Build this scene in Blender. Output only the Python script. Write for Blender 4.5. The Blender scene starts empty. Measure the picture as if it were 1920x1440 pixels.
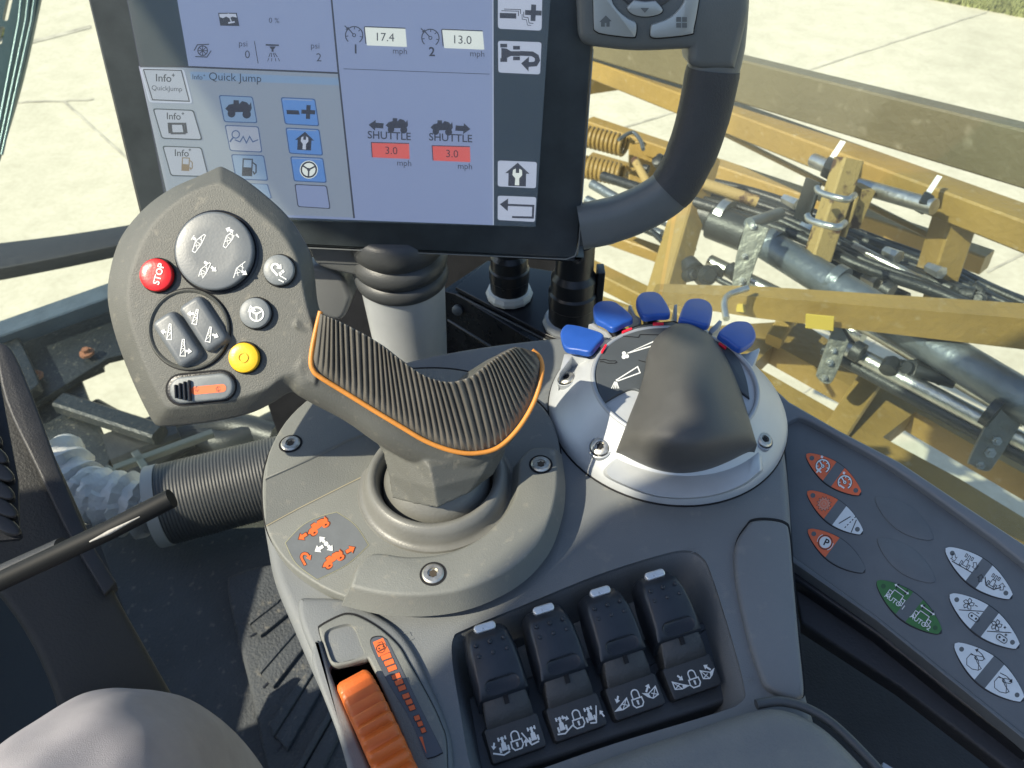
import bpy, bmesh, math, random
from mathutils import Vector as V, Matrix
random.seed(4)
sc = bpy.context.scene
col = sc.collection
# ---------------------------------------------------------------- camera
CAM = V((0, 0, 1.0)); PITCH = math.radians(45); FPX = 1387.0
cd = bpy.data.cameras.new('camera'); cam = bpy.data.objects.new('camera', cd); col.objects.link(cam)
cam.location = CAM; cam.rotation_euler = (math.radians(90) - PITCH, 0, 0)
cd.sensor_width = 36; cd.lens = 36 * FPX / 1920; cd.clip_start = 0.01; cd.clip_end = 2000
sc.camera = cam
cd.dof.use_dof = True; cd.dof.focus_distance = 0.42; cd.dof.aperture_fstop = 22.0
# ---------------------------------------------------------------- light
SUN = V((0.66, 0.30, -0.68)).normalized()
sd = bpy.data.lights.new('sun', 'SUN'); so = bpy.data.objects.new('sun', sd); col.objects.link(so)
sd.energy = 4.0; sd.angle = math.radians(0.53); sd.color = (1.0, 0.92, 0.74)
so.rotation_euler = SUN.to_track_quat('-Z', 'Y').to_euler()
w = bpy.data.worlds.new('World'); sc.world = w; w.use_nodes = True
nt = w.node_tree; bg = nt.nodes['Background']
sky = nt.nodes.new('ShaderNodeTexSky'); sky.sky_type = 'NISHITA'; sky.sun_disc = False
sky.sun_elevation = math.asin(-SUN.z); sky.sun_rotation = math.atan2(-SUN.x, -SUN.y)
nt.links.new(sky.outputs[0], bg.inputs[0]); bg.inputs[1].default_value = 0.118
sc.view_settings.view_transform = 'Standard'; sc.view_settings.look = 'None'
sc.view_settings.gamma = 1; sc.view_settings.exposure = 0.95; sc.view_settings.use_curve_mapping = False
# ---------------------------------------------------------------- projection helpers
F = V((0, math.cos(PITCH), -math.sin(PITCH))); R = V((1, 0, 0)); U = V((0, math.sin(PITCH), math.cos(PITCH)))
def ray(px, py): return F + R * ((px - 960) / FPX) + U * ((720 - py) / FPX)
def atd(px, py, t): return CAM + ray(px, py) * t
def onz(px, py, z):
    d = ray(px, py); return CAM + d * ((z - CAM.z) / d.z)
class Fr:                                   # a real plane in the scene, addressed through sight lines
    def __init__(s, O, n, X=V((1, 0, 0))):
        s.O = V(O); s.n = V(n).normalized(); s.X = (V(X) - s.n * V(X).dot(s.n)).normalized(); s.Y = s.n.cross(s.X)
    def at(s, px, py, h=0):
        d = ray(px, py); P = s.O + s.n * h; return CAM + d * ((P - CAM).dot(s.n) / d.dot(s.n))
class Lo(Fr):                               # the same plane addressed in metres
    def at(s, u, v, h=0): return s.O + s.X * u + s.Y * v + s.n * h
def crv(pts, n=4, closed=True):
    out = []; N = len(pts)
    rng = range(N) if closed else range(N - 1)
    for i in rng:
        p1, p2 = pts[i], pts[(i + 1) % N]
        p0 = pts[i - 1] if (closed or i > 0) else p1; p3 = pts[(i + 2) % N] if (closed or i + 2 < N) else p2
        if len(p1) > 2 and p1[2] == 'c': p0 = p1
        if len(p2) > 2 and p2[2] == 'c': p3 = p2
        if len(p1) > 2 and len(p2) > 2 and p1[2] == 'c' and p2[2] == 'c': out.append((p1[0], p1[1])); continue
        for k in range(n):
            t = k / n; q = []
            for a in (0, 1):
                q.append(0.5 * (2 * p1[a] + (p2[a] - p0[a]) * t + (2 * p0[a] - 5 * p1[a] + 4 * p2[a] - p3[a]) * t * t + (3 * p1[a] - p0[a] - 3 * p2[a] + p3[a]) * t ** 3))
            out.append(tuple(q))
    if not closed: out.append((pts[-1][0], pts[-1][1]))
    return out
def resamp(pts, n):
    L = [0]
    P = [V((a[0], a[1])) for a in pts] + [V((pts[0][0], pts[0][1]))]
    for i in range(len(P) - 1): L.append(L[-1] + (P[i + 1] - P[i]).length)
    out = []; j = 0
    for k in range(n):
        s = L[-1] * k / n
        while L[j + 1] < s: j += 1
        f = (s - L[j]) / max(1e-9, L[j + 1] - L[j]); q = P[j].lerp(P[j + 1], f); out.append((q.x, q.y))
    return out
def circ(cx, cy, rx, ry=None, n=40, rot=0):
    ry = ry or rx; c, s = math.cos(rot), math.sin(rot)
    return [(cx + rx * math.cos(a) * c - ry * math.sin(a) * s, cy + rx * math.cos(a) * s + ry * math.sin(a) * c) for a in [2 * math.pi * k / n for k in range(n)]]
def rrect(cx, cy, w, h, r, rot=0, n=5):
    c, s = math.cos(rot), math.sin(rot); o = []
    for (sx, sy, a0) in ((1, 1, 0), (-1, 1, 90), (-1, -1, 180), (1, -1, 270)):
        for k in range(n + 1):
            a = math.radians(a0 + 90 * k / n); x = sx * (w / 2 - r) + r * math.cos(a); y = sy * (h / 2 - r) + r * math.sin(a)
            o.append((cx + x * c - y * s, cy + x * s + y * c))
    return o
def quadmap(Q):                              # unit square -> quad (TL,TR,BR,BL), bilinear
    def f(u, v):
        a, b, c, d = Q
        return ((a[0] * (1 - u) + b[0] * u) * (1 - v) + (d[0] * (1 - u) + c[0] * u) * v, (a[1] * (1 - u) + b[1] * u) * (1 - v) + (d[1] * (1 - u) + c[1] * u) * v)
    return f
# ---------------------------------------------------------------- materials
MATS = {}
def mat(name, c, rough=0.5, metal=0.0, grain=0, gs=900, var=0.0, vs=30, coat=0, emit=0, spec=0.5, c2=None, wear=0, sharp=0):
    if name in MATS: return MATS[name]
    m = bpy.data.materials.new(name); m.use_nodes = True; MATS[name] = m
    t = m.node_tree; b = t.nodes['Principled BSDF']; I = b.inputs
    I['Base Color'].default_value = (*c, 1); I['Roughness'].default_value = rough; I['Metallic'].default_value = metal
    I['Specular IOR Level'].default_value = spec; I['Coat Weight'].default_value = coat; I['Coat Roughness'].default_value = 0.08
    if emit: I['Emission Color'].default_value = (*c, 1); I['Emission Strength'].default_value = emit
    co = t.nodes.new('ShaderNodeTexCoord')
    if var or c2:
        n = t.nodes.new('ShaderNodeTexNoise'); n.inputs['Scale'].default_value = vs; n.inputs['Detail'].default_value = 6; n.inputs['Roughness'].default_value = 0.6
        r = t.nodes.new('ShaderNodeValToRGB'); r.color_ramp.elements[0].position = 0.40 if sharp else 0.32; r.color_ramp.elements[1].position = 0.46 if sharp else 0.68
        d = c2 or tuple(min(1, x * (1 + var)) for x in c)
        e = c if c2 else tuple(x * (1 - var) for x in c)
        r.color_ramp.elements[0].color = (*e, 1); r.color_ramp.elements[1].color = (*d, 1)
        t.links.new(co.outputs['Object'], n.inputs['Vector']); t.links.new(n.outputs['Fac'], r.inputs[0]); src = r.outputs[0]
        if wear:
            n2 = t.nodes.new('ShaderNodeTexNoise'); n2.inputs['Scale'].default_value = vs * 9; n2.inputs['Detail'].default_value = 3
            r2 = t.nodes.new('ShaderNodeValToRGB'); r2.color_ramp.elements[0].position = 0.62; r2.color_ramp.elements[1].position = 0.76
            r2.color_ramp.elements[0].color = (0, 0, 0, 1); r2.color_ramp.elements[1].color = (wear, wear, wear, 1)
            mx = t.nodes.new('ShaderNodeMix'); mx.data_type = 'RGBA'; mx.inputs[7].default_value = (0.45, 0.40, 0.30, 1)
            t.links.new(co.outputs['Object'], n2.inputs['Vector']); t.links.new(n2.outputs['Fac'], r2.inputs[0]); t.links.new(r2.outputs[0], mx.inputs[0]); t.links.new(src, mx.inputs[6]); src = mx.outputs[2]
        t.links.new(src, I['Base Color'])
        mr = t.nodes.new('ShaderNodeMapRange'); mr.inputs[3].default_value = max(0, rough - 0.08); mr.inputs[4].default_value = min(1, rough + 0.08)
        t.links.new(n.outputs['Fac'], mr.inputs[0]); t.links.new(mr.outputs[0], I['Roughness'])
    if grain:
        g = t.nodes.new('ShaderNodeTexNoise'); g.inputs['Scale'].default_value = gs; g.inputs['Detail'].default_value = 3
        bp = t.nodes.new('ShaderNodeBump'); bp.inputs['Strength'].default_value = grain; bp.inputs['Distance'].default_value = 0.6 / gs
        t.links.new(co.outputs['Object'], g.inputs['Vector']); t.links.new(g.outputs['Fac'], bp.inputs['Height']); t.links.new(bp.outputs[0], I['Normal'])
    return m
SHELL = mat('grey_grained_plastic', (.144, .153, .155), .55, 0, .5, 1500, .07, 14, wear=.12)
PLATE = mat('grey_plate_plastic', (.155, .160, .146), .55, 0, .5, 1500, .08, 18, wear=.18)
HEADM = mat('olive_grey_plastic', (.086, .088, .078), .55, 0, .6, 1600, .14, 24, wear=.15)
BOOT = mat('grey_boot', (.145, .145, .132), .42, 0, .2, 900, .1, 40)
DARKP = mat('dark_grey_plastic', (.055, .060, .062), .42, 0, .35, 1500, .12, 40)
BLACKP = mat('black_plastic', (.012, .013, .016), .30, 0, .15, 900, .15, 60)
BLACKM = mat('matt_black_plastic', (.022, .023, .026), .55, 0, .35, 700, .2, 40)
GAP = mat('shadow_gap', (.004, .004, .005), .8)
RUB = mat('ribbed_rubber', (.110, .104, .090), .36, 0, .15, 1600, .15, 60)
TRIM = mat('orange_trim', (.58, .23, .04), .5, 0, .2, 900, .08, 60)
WHEEL = mat('orange_wheel', (.55, .12, .018), .45, 0, .15, 900, .12, 50)
SILV = mat('silver_paint', (.46, .48, .49), .38, .25, .12, 2500, .04, 60)
SILVD = mat('satin_silver', (.34, .36, .38), .42, .25, .12, 2500, .04, 60)
CHROME = mat('chrome', (.70, .70, .67), .3, .6, 0, 900, .1, 200)
SCREWM = mat('zinc_screw', (.52, .50, .44), .34, .85, .2, 2000, .25, 300)
KNOB = mat('soft_black_knob', (.066, .066, .062), .52, 0, .3, 1500, .1, 40)
BLUE = mat('blue_plastic', (.016, .072, .32), .42, 0, .15, 1500, .08, 60)
RED = mat('red_button', (.62, .015, .018), .34, 0, .1, 900, .06, 80)
YEL = mat('yellow_button', (.78, .46, .015), .36, 0, .1, 900, .06, 80)
BTN = mat('grey_button', (.16, .175, .18), .45, 0, .1, 900, .08, 80)
DISH = mat('charcoal_dish', (.115, .128, .138), .42, 0, .08, 900, .08, 60)
WHITE = mat('white_print', (.72, .73, .70), .5)
ORP = mat('orange_print', (.72, .13, .03), .5, 0, 0, 900, .06, 300)
ORP2 = mat('orange_pad', (.72, .135, .045), .5, 0, .2, 1500, .06, 200)
WHP = mat('white_pad', (.60, .64, .64), .5, 0, .2, 1500, .04, 200)
GRP = mat('green_pad', (.045, .15, .04), .5, 0, .2, 1500, .06, 200)
INK = mat('black_print', (.012, .012, .014), .5)
GRINK = mat('grey_ink', (.10, .11, .11), .5)
PANEL = mat('charcoal_panel', (.112, .122, .126), .45, 0, .3, 1800, .1, 30)
TROUSER = mat('grey_trouser_cloth', (.29, .275, .29), .95, 0, .9, 1900, .12, 25)
GOLD = mat('tan_boom_paint', (.275, .178, .048), .5, 0, .25, 60, .16, 5, wear=.3)
RUST = mat('rusted_steel', (.075, .035, .02), .7, 0, .5, 200, 0, 20, c2=(.34, .24, .09), sharp=1)
STEEL = mat('grey_tube', (.13, .15, .17), .38, .55, .2, 60, .2, 12)
STEELB = mat('bright_steel', (.45, .45, .43), .32, .9, .2, 100, .2, 40)
PLATEM = mat('grey_bracket_steel', (.18, .18, .16), .45, .6, .3, 60, .25, 20)
HOSE = mat('black_hose', (.018, .020, .022), .42, 0, .3, 200, .3, 40)
OLIVE = mat('olive_beam_shaded', (.135, .112, .062), .5, 0, .25, 60, .12, 3, wear=.2)  # darker paint stands in for the shaded side of the upper beam
GFRAME = mat('blue_black_frame', (.010, .014, .017), .45, 0, .3, 80, .3, 12, wear=.3)
SCUFF = mat('scuffed_light', (.42, .40, .36), .6, 0, .3, 400, .3, 60)
def emat(name, c, s=1.0): return mat(name, c, 0.22, 0, 0, emit=s, spec=.35)
SCR = None
# ---------------------------------------------------------------- object helpers
def root_of(o):
    while o.parent: o = o.parent
    return o
def setp(o, label=None, cat=None, group=None, kind=None):
    if label: o['label'] = label
    if cat: o['category'] = cat
    if group: o['group'] = group
    if kind: o['kind'] = kind
    return o
def thing(name, label, cat, loc, group=None):
    o = bpy.data.objects.new(name, None); col.objects.link(o); o.location = loc; o.empty_display_size = 0.02
    return setp(o, label, cat, group)
def link_bm(name, bm, m, parent=None, sharp=35, smooth=True, mats=None, label=None, recalc=True):
    if recalc: bmesh.ops.recalc_face_normals(bm, faces=bm.faces[:])
    me = bpy.data.meshes.new(name)
    if parent is not None:
        off = root_of(parent).location.copy()
        bmesh.ops.translate(bm, vec=-off, verts=bm.verts[:])
        o = bpy.data.objects.new(name, me); o.parent = parent
    else:
        # a thing that is one mesh: put its origin at its centre
        c = sum((v.co for v in bm.verts), V()) / max(1, len(bm.verts))
        bmesh.ops.translate(bm, vec=-c, verts=bm.verts[:])
        o = bpy.data.objects.new(name, me); o.location = c
    bm.to_mesh(me); bm.free()
    for x in (mats or [m]): me.materials.append(x)
    if smooth:
        for p in me.polygons: p.use_smooth = True
        me.set_sharp_from_angle(angle=math.radians(sharp))
    col.objects.link(o)
    if label: o['label'] = label
    return o
def off_ring(uv, d):
    n = len(uv); A = sum(uv[i][0] * uv[(i + 1) % n][1] - uv[(i + 1) % n][0] * uv[i][1] for i in range(n)); s = 1 if A > 0 else -1
    out = []
    for i in range(n):
        a, b, c = V(uv[i - 1]), V(uv[i]), V(uv[(i + 1) % n])
        e1 = (b - a); e2 = (c - b)
        if e1.length < 1e-9: e1 = e2
        if e2.length < 1e-9: e2 = e1
        e1.normalize(); e2.normalize()
        nn = V((-(e1.y + e2.y), e1.x + e2.x))
        if nn.length < 1e-6: nn = V((-e1.y, e1.x))
        nn.normalize(); k = 1 / max(0.5, nn.dot(V((-e1.y, e1.x))))
        out.append((b.x + nn.x * d * s * k, b.y + nn.y * d * s * k))
    return out
def uvs(fr, px, h): return [((lambda P: ((P - fr.O).dot(fr.X), (P - fr.O).dot(fr.Y)))(fr.at(p[0], p[1], h))) for p in px]
def addring(bm, fr, uv, h): return [bm.verts.new(fr.O + fr.X * a + fr.Y * b + fr.n * h) for a, b in uv]
def bridge(bm, r1, r2, mi=0):
    n = len(r1)
    for i in range(n):
        try: bm.faces.new((r1[i], r1[(i + 1) % n], r2[(i + 1) % n], r2[i])).material_index = mi
        except ValueError: pass
def slab_bm(bm, fr, px, h1, h0, bev=0.0, segs=3, holes=(), flare=0.0, mi=0, hole_depth=None):
    uv = uvs(fr, px, h1)
    prev = addring(bm, fr, off_ring(uv, -flare) if flare else uv, h0); bot = prev
    r = addring(bm, fr, uv, h1 - bev); bridge(bm, prev, r, mi); prev = r
    for k in range(1, segs + 1 if bev else 1):
        t = math.pi / 2 * k / segs
        r = addring(bm, fr, off_ring(uv, bev * (1 - math.cos(t))), h1 - bev + bev * math.sin(t)); bridge(bm, prev, r, mi); prev = r
    if holes:
        edges = []
        for ring in [prev]:
            edges += [bm.edges.get((ring[i], ring[(i + 1) % len(ring)])) for i in range(len(ring))]
        for hp in holes:
            hr = addring(bm, fr, uvs(fr, hp, h1), h1)
            lo = addring(bm, fr, uvs(fr, hp, h1), h1 - (hole_depth or (h1 - h0)))
            bridge(bm, hr, lo, mi)
            edges += [bm.edges.get((hr[i], hr[(i + 1) % len(hr)])) for i in range(len(hr))]
        bmesh.ops.triangle_fill(bm, use_beauty=True, edges=[e for e in edges if e])
    else:
        bm.faces.new(prev).material_index = mi; bm.faces.new(bot[::-1]).material_index = mi
def slab(name, fr, px, h1, h0, m, parent=None, **k):
    lab = k.pop('label', None); sharp = k.pop('sharp', 35)
    bm = bmesh.new(); slab_bm(bm, fr, px, h1, h0, **k); return link_bm(name, bm, m, parent, label=lab, sharp=sharp)
def loft_bm(bm, rings, cap0=True, cap1=True, mi=0):
    rr = [[bm.verts.new(p) for p in r] for r in rings]
    for a, b in zip(rr, rr[1:]): bridge(bm, a, b, mi)
    if cap0: bm.faces.new(rr[0][::-1]).material_index = mi
    if cap1: bm.faces.new(rr[-1]).material_index = mi
def loft(name, rings, m, parent=None, cap0=True, cap1=True, sharp=35, label=None):
    bm = bmesh.new(); loft_bm(bm, rings, cap0, cap1); return link_bm(name, bm, m, parent, sharp=sharp, label=label)
def lathe_bm(bm, fr, prof, n=48, c=(0, 0), mi=0, capt=True, capb=True, rfun=None):
    rings = []
    for (r, z) in prof:
        ring = []
        for k in range(n):
            a = 2 * math.pi * k / n; rr = r * (rfun(a, r, z) if rfun else 1)
            ring.append(fr.O + fr.X * (c[0] + rr * math.cos(a)) + fr.Y * (c[1] + rr * math.sin(a)) + fr.n * z)
        rings.append(ring)
    loft_bm(bm, rings, capb, capt, mi)
def lathe(name, fr, prof, m, parent=None, **k):
    lab = k.pop('label', None)
    sharp = k.pop('sharp', 35); bm = bmesh.new(); lathe_bm(bm, fr, prof, **k); return link_bm(name, bm, m, parent, sharp=sharp, label=lab)
def tube_bm(bm, P, r, n=10, mi=0, cap=True):
    P = [V(p) for p in P]; rings = []; prev = None
    for i, p in enumerate(P):
        t = (P[min(i + 1, len(P) - 1)] - P[max(i - 1, 0)]).normalized()
        if prev is None: a = t.orthogonal().normalized()
        else:
            a = prev - t * prev.dot(t)
            a.normalize()
        prev = a; b = t.cross(a); rad = r[i] if isinstance(r, (list, tuple)) else r
        rings.append([p + (a * math.cos(2 * math.pi * k / n) + b * math.sin(2 * math.pi * k / n)) * rad for k in range(n)])
    loft_bm(bm, rings, cap, cap, mi)
def tube(name, P, r, m, parent=None, n=12, label=None):
    bm = bmesh.new(); tube_bm(bm, P, r, n); return link_bm(name, bm, m, parent, label=label, sharp=50)
def crv3(P, n=6):
    P = [V(p) for p in P]; out = []
    for i in range(len(P) - 1):
        p0 = P[max(i - 1, 0)]; p1 = P[i]; p2 = P[i + 1]; p3 = P[min(i + 2, len(P) - 1)]
        for k in range(n):
            t = k / n; out.append(0.5 * (2 * p1 + (p2 - p0) * t + (2 * p0 - 5 * p1 + 4 * p2 - p3) * t * t + (3 * p1 - p0 - 3 * p2 + p3) * t ** 3))
    out.append(P[-1]); return out
def box_bm(bm, A, B, w, h, up=V((0, 0, 1)), mi=0, bev=0.0):
    A, B = V(A), V(B); t = (B - A).normalized(); s = t.cross(up).normalized(); u = s.cross(t)
    b = bev; sec = [(-w/2, -h/2 + b), (-w/2 + b, -h/2), (w/2 - b, -h/2), (w/2, -h/2 + b), (w/2, h/2 - b), (w/2 - b, h/2), (-w/2 + b, h/2), (-w/2, h/2 - b)] if b else [(-w/2, -h/2), (w/2, -h/2), (w/2, h/2), (-w/2, h/2)]
    loft_bm(bm, [[q + s * x + u * y for x, y in sec] for q in (A, B)], mi=mi)
def box(name, A, B, w, h, m, parent=None, up=V((0, 0, 1)), bev=0.0, label=None):
    bm = bmesh.new(); box_bm(bm, A, B, w, h, up, bev=bev); return link_bm(name, bm, m, parent, label=label)
# text outlines, cached as flat meshes
_tc = {}
def text_mesh(s, bold=0.0):
    if (s, bold) in _tc: return _tc[(s, bold)]
    c = bpy.data.curves.new('t', 'FONT'); c.body = s; c.offset = bold; c.resolution_u = 3
    o = bpy.data.objects.new('t', c); col.objects.link(o); bpy.context.view_layer.update()
    dg = bpy.context.evaluated_depsgraph_get(); me = bpy.data.meshes.new_from_object(o.evaluated_get(dg))
    vs = [tuple(v.co[:2]) for v in me.vertices]; fs = [tuple(p.vertices) for p in me.polygons]
    bpy.data.objects.remove(o); bpy.data.meshes.remove(me)
    x0 = min(v[0] for v in vs); x1 = max(v[0] for v in vs)
    _tc[(s, bold)] = (vs, fs, x0, x1); return _tc[(s, bold)]
class D:
    """flat printed marks and thin pieces on a frame, one mesh"""
    def __init__(s, fr, h=0.0003): s.fr = fr; s.h = h; s.bm = bmesh.new(); s.m = []; s.k = 0
    def mi(s, m):
        if m not in s.m: s.m.append(m)
        return s.m.index(m)
    def nh(s, h): s.k += 1; return (s.h if h is None else h) + s.k * 0.000012
    def poly(s, px, m, h=None):
        h = s.nh(h); vs = [s.bm.verts.new(s.fr.at(p[0], p[1], h)) for p in px]
        f = s.bm.faces.new(vs); f.material_index = s.mi(m); f.normal_update()
        if f.normal.dot(s.fr.n) < 0: f.normal_flip()
    def line(s, px, w, m, closed=False, h=None):
        h = s.nh(h); P = [V((p[0], p[1])) for p in px]; n = len(P); L = []; Rr = []
        for i in range(n):
            a = P[i - 1] if (closed or i) else P[i]; c = P[(i + 1) % n] if (closed or i < n - 1) else P[i]
            e1 = P[i] - a; e2 = c - P[i]
            if e1.length < 1e-6: e1 = e2
            if e2.length < 1e-6: e2 = e1
            e1 = e1.normalized(); e2 = e2.normalized(); q = V((-(e1.y + e2.y), e1.x + e2.x))
            if q.length < 1e-4: q = V((-e1.y, e1.x))
            q.normalize(); k = w / 2 / max(0.45, q.dot(V((-e1.y, e1.x))))
            L.append(P[i] + q * k); Rr.append(P[i] - q * k)
        VL = [s.bm.verts.new(s.fr.at(p.x, p.y, h)) for p in L]; VR = [s.bm.verts.new(s.fr.at(p.x, p.y, h)) for p in Rr]
        for i in range(n if closed else n - 1):
            j = (i + 1) % n; f = s.bm.faces.new((VL[i], VL[j], VR[j], VR[i])); f.material_index = s.mi(m); f.normal_update()
            if f.normal.dot(s.fr.n) < 0: f.normal_flip()
    def circle(s, cx, cy, r, m, h=None, w=None, n=24):
        if w: s.line(circ(cx, cy, r, n=n), w, m, True, h)
        else: s.poly(circ(cx, cy, r, n=n), m, h)
    def arrow(s, a, b, w, m, head=None, h=None):
        a, b = V(a[:2]), V(b[:2]); d = (b - a).normalized(); q = V((-d.y, d.x)); hd = head or w * 1.4; c = b - d * hd
        s.poly([a + q * w / 2, c + q * w / 2, c + q * hd * .8, b, c - q * hd * .8, c - q * w / 2, a - q * w / 2], m, h)
    def text(s, t, x, y, size, m, ang=0.0, bold=0.0, align='c', h=None, slant=(0, 0), sx=1.0):
        vs, fs, x0, x1 = text_mesh(t, bold); h = s.nh(h)
        ca, sa = math.cos(ang), math.sin(ang); o = {'c': (x0 + x1) / 2, 'l': x0, 'r': x1}[align]; V3 = []
        for (a, b) in vs:
            a = (a - o) * size * sx; b = b * size
            X = a + b * slant[0]; Y = -b
            V3.append(s.bm.verts.new(s.fr.at(x + X * ca - Y * sa, y + X * sa + Y * ca, h)))
        for f in fs:
            try: ff = s.bm.faces.new([V3[i] for i in f]); ff.material_index = s.mi(m); ff.normal_update()
            except ValueError: continue
            if ff.normal.dot(s.fr.n) < 0: ff.normal_flip()
    def build(s, name, parent=None, label=None):
        return link_bm(name, s.bm, None, parent, smooth=False, mats=s.m, label=label, recalc=False)
# small symbol vocabulary, drawn on any D; T maps unit coordinates (y down) to that sheet
def aff(cx, cy, sc, ang=0.0, fx=1, kx=1.0):
    c, s = math.cos(ang), math.sin(ang)
    return lambda x, y: (cx + (x * fx * kx * c - y * s) * sc, cy + (x * fx * kx * s + y * c) * sc)
def sym(d, T, kind, m, w, m2=None):
    def L(pts, closed=False, ww=None): d.line([T(*p) for p in pts], ww or w, m, closed)
    def Pp(pts, mm=None): d.poly([T(*p) for p in pts], mm or m)
    def C(x, y, r, ww=None, mm=None, n=20):
        pts = [T(x + r * math.cos(2 * math.pi * k / n), y + r * math.sin(2 * math.pi * k / n)) for k in range(n)]
        d.line(pts, ww, mm or m, True) if ww else d.poly(pts, mm or m)
    if kind == 'truss':            # boom section outline with braces, running along -y
        o = [(-.12, .5), (.12, .5), (.2, 0), (.12, -.5), (-.02, -.5), (-.32, 0)]; L(o, True)
        for a, b in (((-.2, .25), (.2, 0)), ((.2, 0), (-.32, 0)), ((-.32, 0), (.1, .28)), ((.2, 0), (-.1, -.35)), ((-.2, -.2), (.16, -.2))): L([a, b], ww=w * .7)
    elif kind == 'truss2':
        L([(-.16, .5), (.16, .5), (.07, -.5), (-.05, -.5)], True)
        for a, b in (((-.15, .4), (.12, .05)), ((-.11, .05), (.12, .05)), ((.1, -.2), (-.1, 0)), ((-.08, -.22), (.09, -.22)), ((.08, -.25), (-.04, -.45))): L([a, b], ww=w * .7)
    elif kind == 'sprayer':        # side view of a machine, nose to the left
        Pp([(-.5, .0), (-.36, -.16), (-.2, -.2), (-.2, -.34), (.0, -.34), (.02, -.2), (.12, -.32), (.3, -.28), (.4, -.18), (.46, -.3), (.5, -.05), (.46, .05), (.1, .1), (-.35, .12)])
        C(-.25, .17, .15); C(.32, .17, .16)
        if m2: C(-.25, .17, .06, mm=m2); C(.32, .17, .06, mm=m2)
    elif kind == 'lock':
        pts = [(-.22, -.02), (-.22, -.3)] + [(-.22 * math.cos(a), -.3 - .2 * math.sin(a)) for a in [math.pi * k / 8 for k in range(1, 8)]] + [(.22, -.3), (.22, -.02)]
        L(pts); L([(-.32, 0), (.32, 0), (.34, .3), (.2, .48), (-.2, .48), (-.34, .3)], True); Pp([(-.07, .1), (.07, .1), (.05, .36), (-.05, .36)])
    elif kind == 'tractor':        # seen from above
        Pp([(-.16, -.1), (.16, -.1), (.2, .42), (-.2, .42)]); Pp([(-.09, -.5), (.09, -.5), (.09, -.1), (-.09, -.1)])
        for x in (-.32, .2): Pp([(x, -.52), (x + .12, -.52), (x + .12, -.26), (x, -.26)])
        for x in (-.38, .24): Pp([(x, .14), (x + .14, .14), (x + .14, .5), (x, .5)])
        L([(-.3, -.38), (.3, -.38)]); L([(-.3, .32), (.3, .32)])
    elif kind == 'tractor_o':
        L([(-.14, -.1), (.14, -.1), (.18, .38), (-.18, .38)], True); L([(-.08, -.5), (.08, -.5), (.08, -.1), (-.08, -.1)], True)
        for x in (-.34, .2): L([(x, -.52), (x + .13, -.52), (x + .13, -.26), (x, -.26)], True)
        for x in (-.4, .26): L([(x, .14), (x + .14, .14), (x + .14, .5), (x, .5)], True)
    elif kind == 'gauge':
        pts = [(.45 * math.cos(a), .45 * math.sin(a)) for a in [math.radians(130 + 280 * k / 22) for k in range(23)]]; L(pts)
        C(0, 0, .08, w * .8); L([(-.06, -.06), (-.32, -.34)])
        for a in (170, 225, 270, 315, 10): L([(.3 * math.cos(math.radians(a)), .3 * math.sin(math.radians(a))), (.45 * math.cos(math.radians(a)), .45 * math.sin(math.radians(a)))], ww=w * .8)
    elif kind == 'house':
        Pp([(0, -.5), (.5, -.06), (.36, -.06), (.36, .46), (-.36, .46), (-.36, -.06), (-.5, -.06)])
        if m2:
            Pp([(-.09, .42), (-.08, .14), (-.2, .0), (-.18, -.2), (-.07, -.26), (-.07, -.08), (.07, -.08), (.07, -.26), (.18, -.2), (.2, .0), (.08, .14), (.09, .42)], m2)
    elif kind == 'wheel':
        C(0, 0, .44, w); C(0, 0, .1)
        for a in (90, 210, 330): L([(0, 0), (.42 * math.cos(math.radians(a)), .42 * math.sin(math.radians(a)))])
    elif kind == 'pump':
        L([(-.4, .45), (-.4, -.45), (.1, -.45), (.1, .45)], True); Pp([(-.4, .45), (-.4, .0), (.1, .0), (.1, .45)]); L([(.1, -.3), (.32, -.15), (.34, .25), (.24, .35), (.18, .2)])
    elif kind == 'plus':
        Pp([(-.15, -.5), (.15, -.5), (.15, -.15), (.5, -.15), (.5, .15), (.15, .15), (.15, .5), (-.15, .5), (-.15, .15), (-.5, .15), (-.5, -.15), (-.15, -.15)])
    elif kind == 'fan':
        for k in range(5):
            a = k * 2 * math.pi / 5; c, s = math.cos(a), math.sin(a)
            L([(x * c - y * s, x * s + y * c) for x, y in ((.05, 0), (.2, -.2), (.45, -.2), (.42, .05), (.15, .1))], True)
    elif kind == 'pill':
        d.line([T(*p) for p in rrect(0, 0, 1, .5, .24)], w, m, True); C(-.22, 0, .1); C(.22, 0, .1)
    elif kind == 'uturn':
        L([(-.3, .5), (-.3, -.1)] + [(-.02 - .28 * math.cos(a), -.1 - .28 * math.sin(a)) for a in [math.pi * k / 8 for k in range(1, 8)]] + [(.26, -.1), (.26, .0)]); Pp([(.0, .0), (.52, .0), (.26, .34)])
    elif kind == 'drum':
        L([(-.45, -.1), (-.3, -.35), (-.05, -.35), (.15, .0), (.45, .3), (.3, .42), (-.05, .42), (-.38, .25)], True); L([(-.3, -.42), (.05, -.3), (.25, .0), (.3, .42)]); d.line([T(*p) for p in rrect(.22, -.25, .5, .22, .1)], w, m, True)
    elif kind == 'track':
        L([(-.3, -.1), (.3, -.1)]); L([(-.3, -.1), (-.3, .2)]); L([(.3, -.1), (.3, .2)])
        for x in (-.42, .42): L([(x - .1, .05), (x + .1, .05), (x + .1, .42), (x - .1, .42)], True); L([(x - .08, .2), (x + .08, .28)])
        d.arrow(T(0, -.36), T(.48, -.36), w * 1.1, m, w * 3); d.arrow(T(0, -.36), T(-.48, -.36), w * 1.1, m, w * 3)
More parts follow.
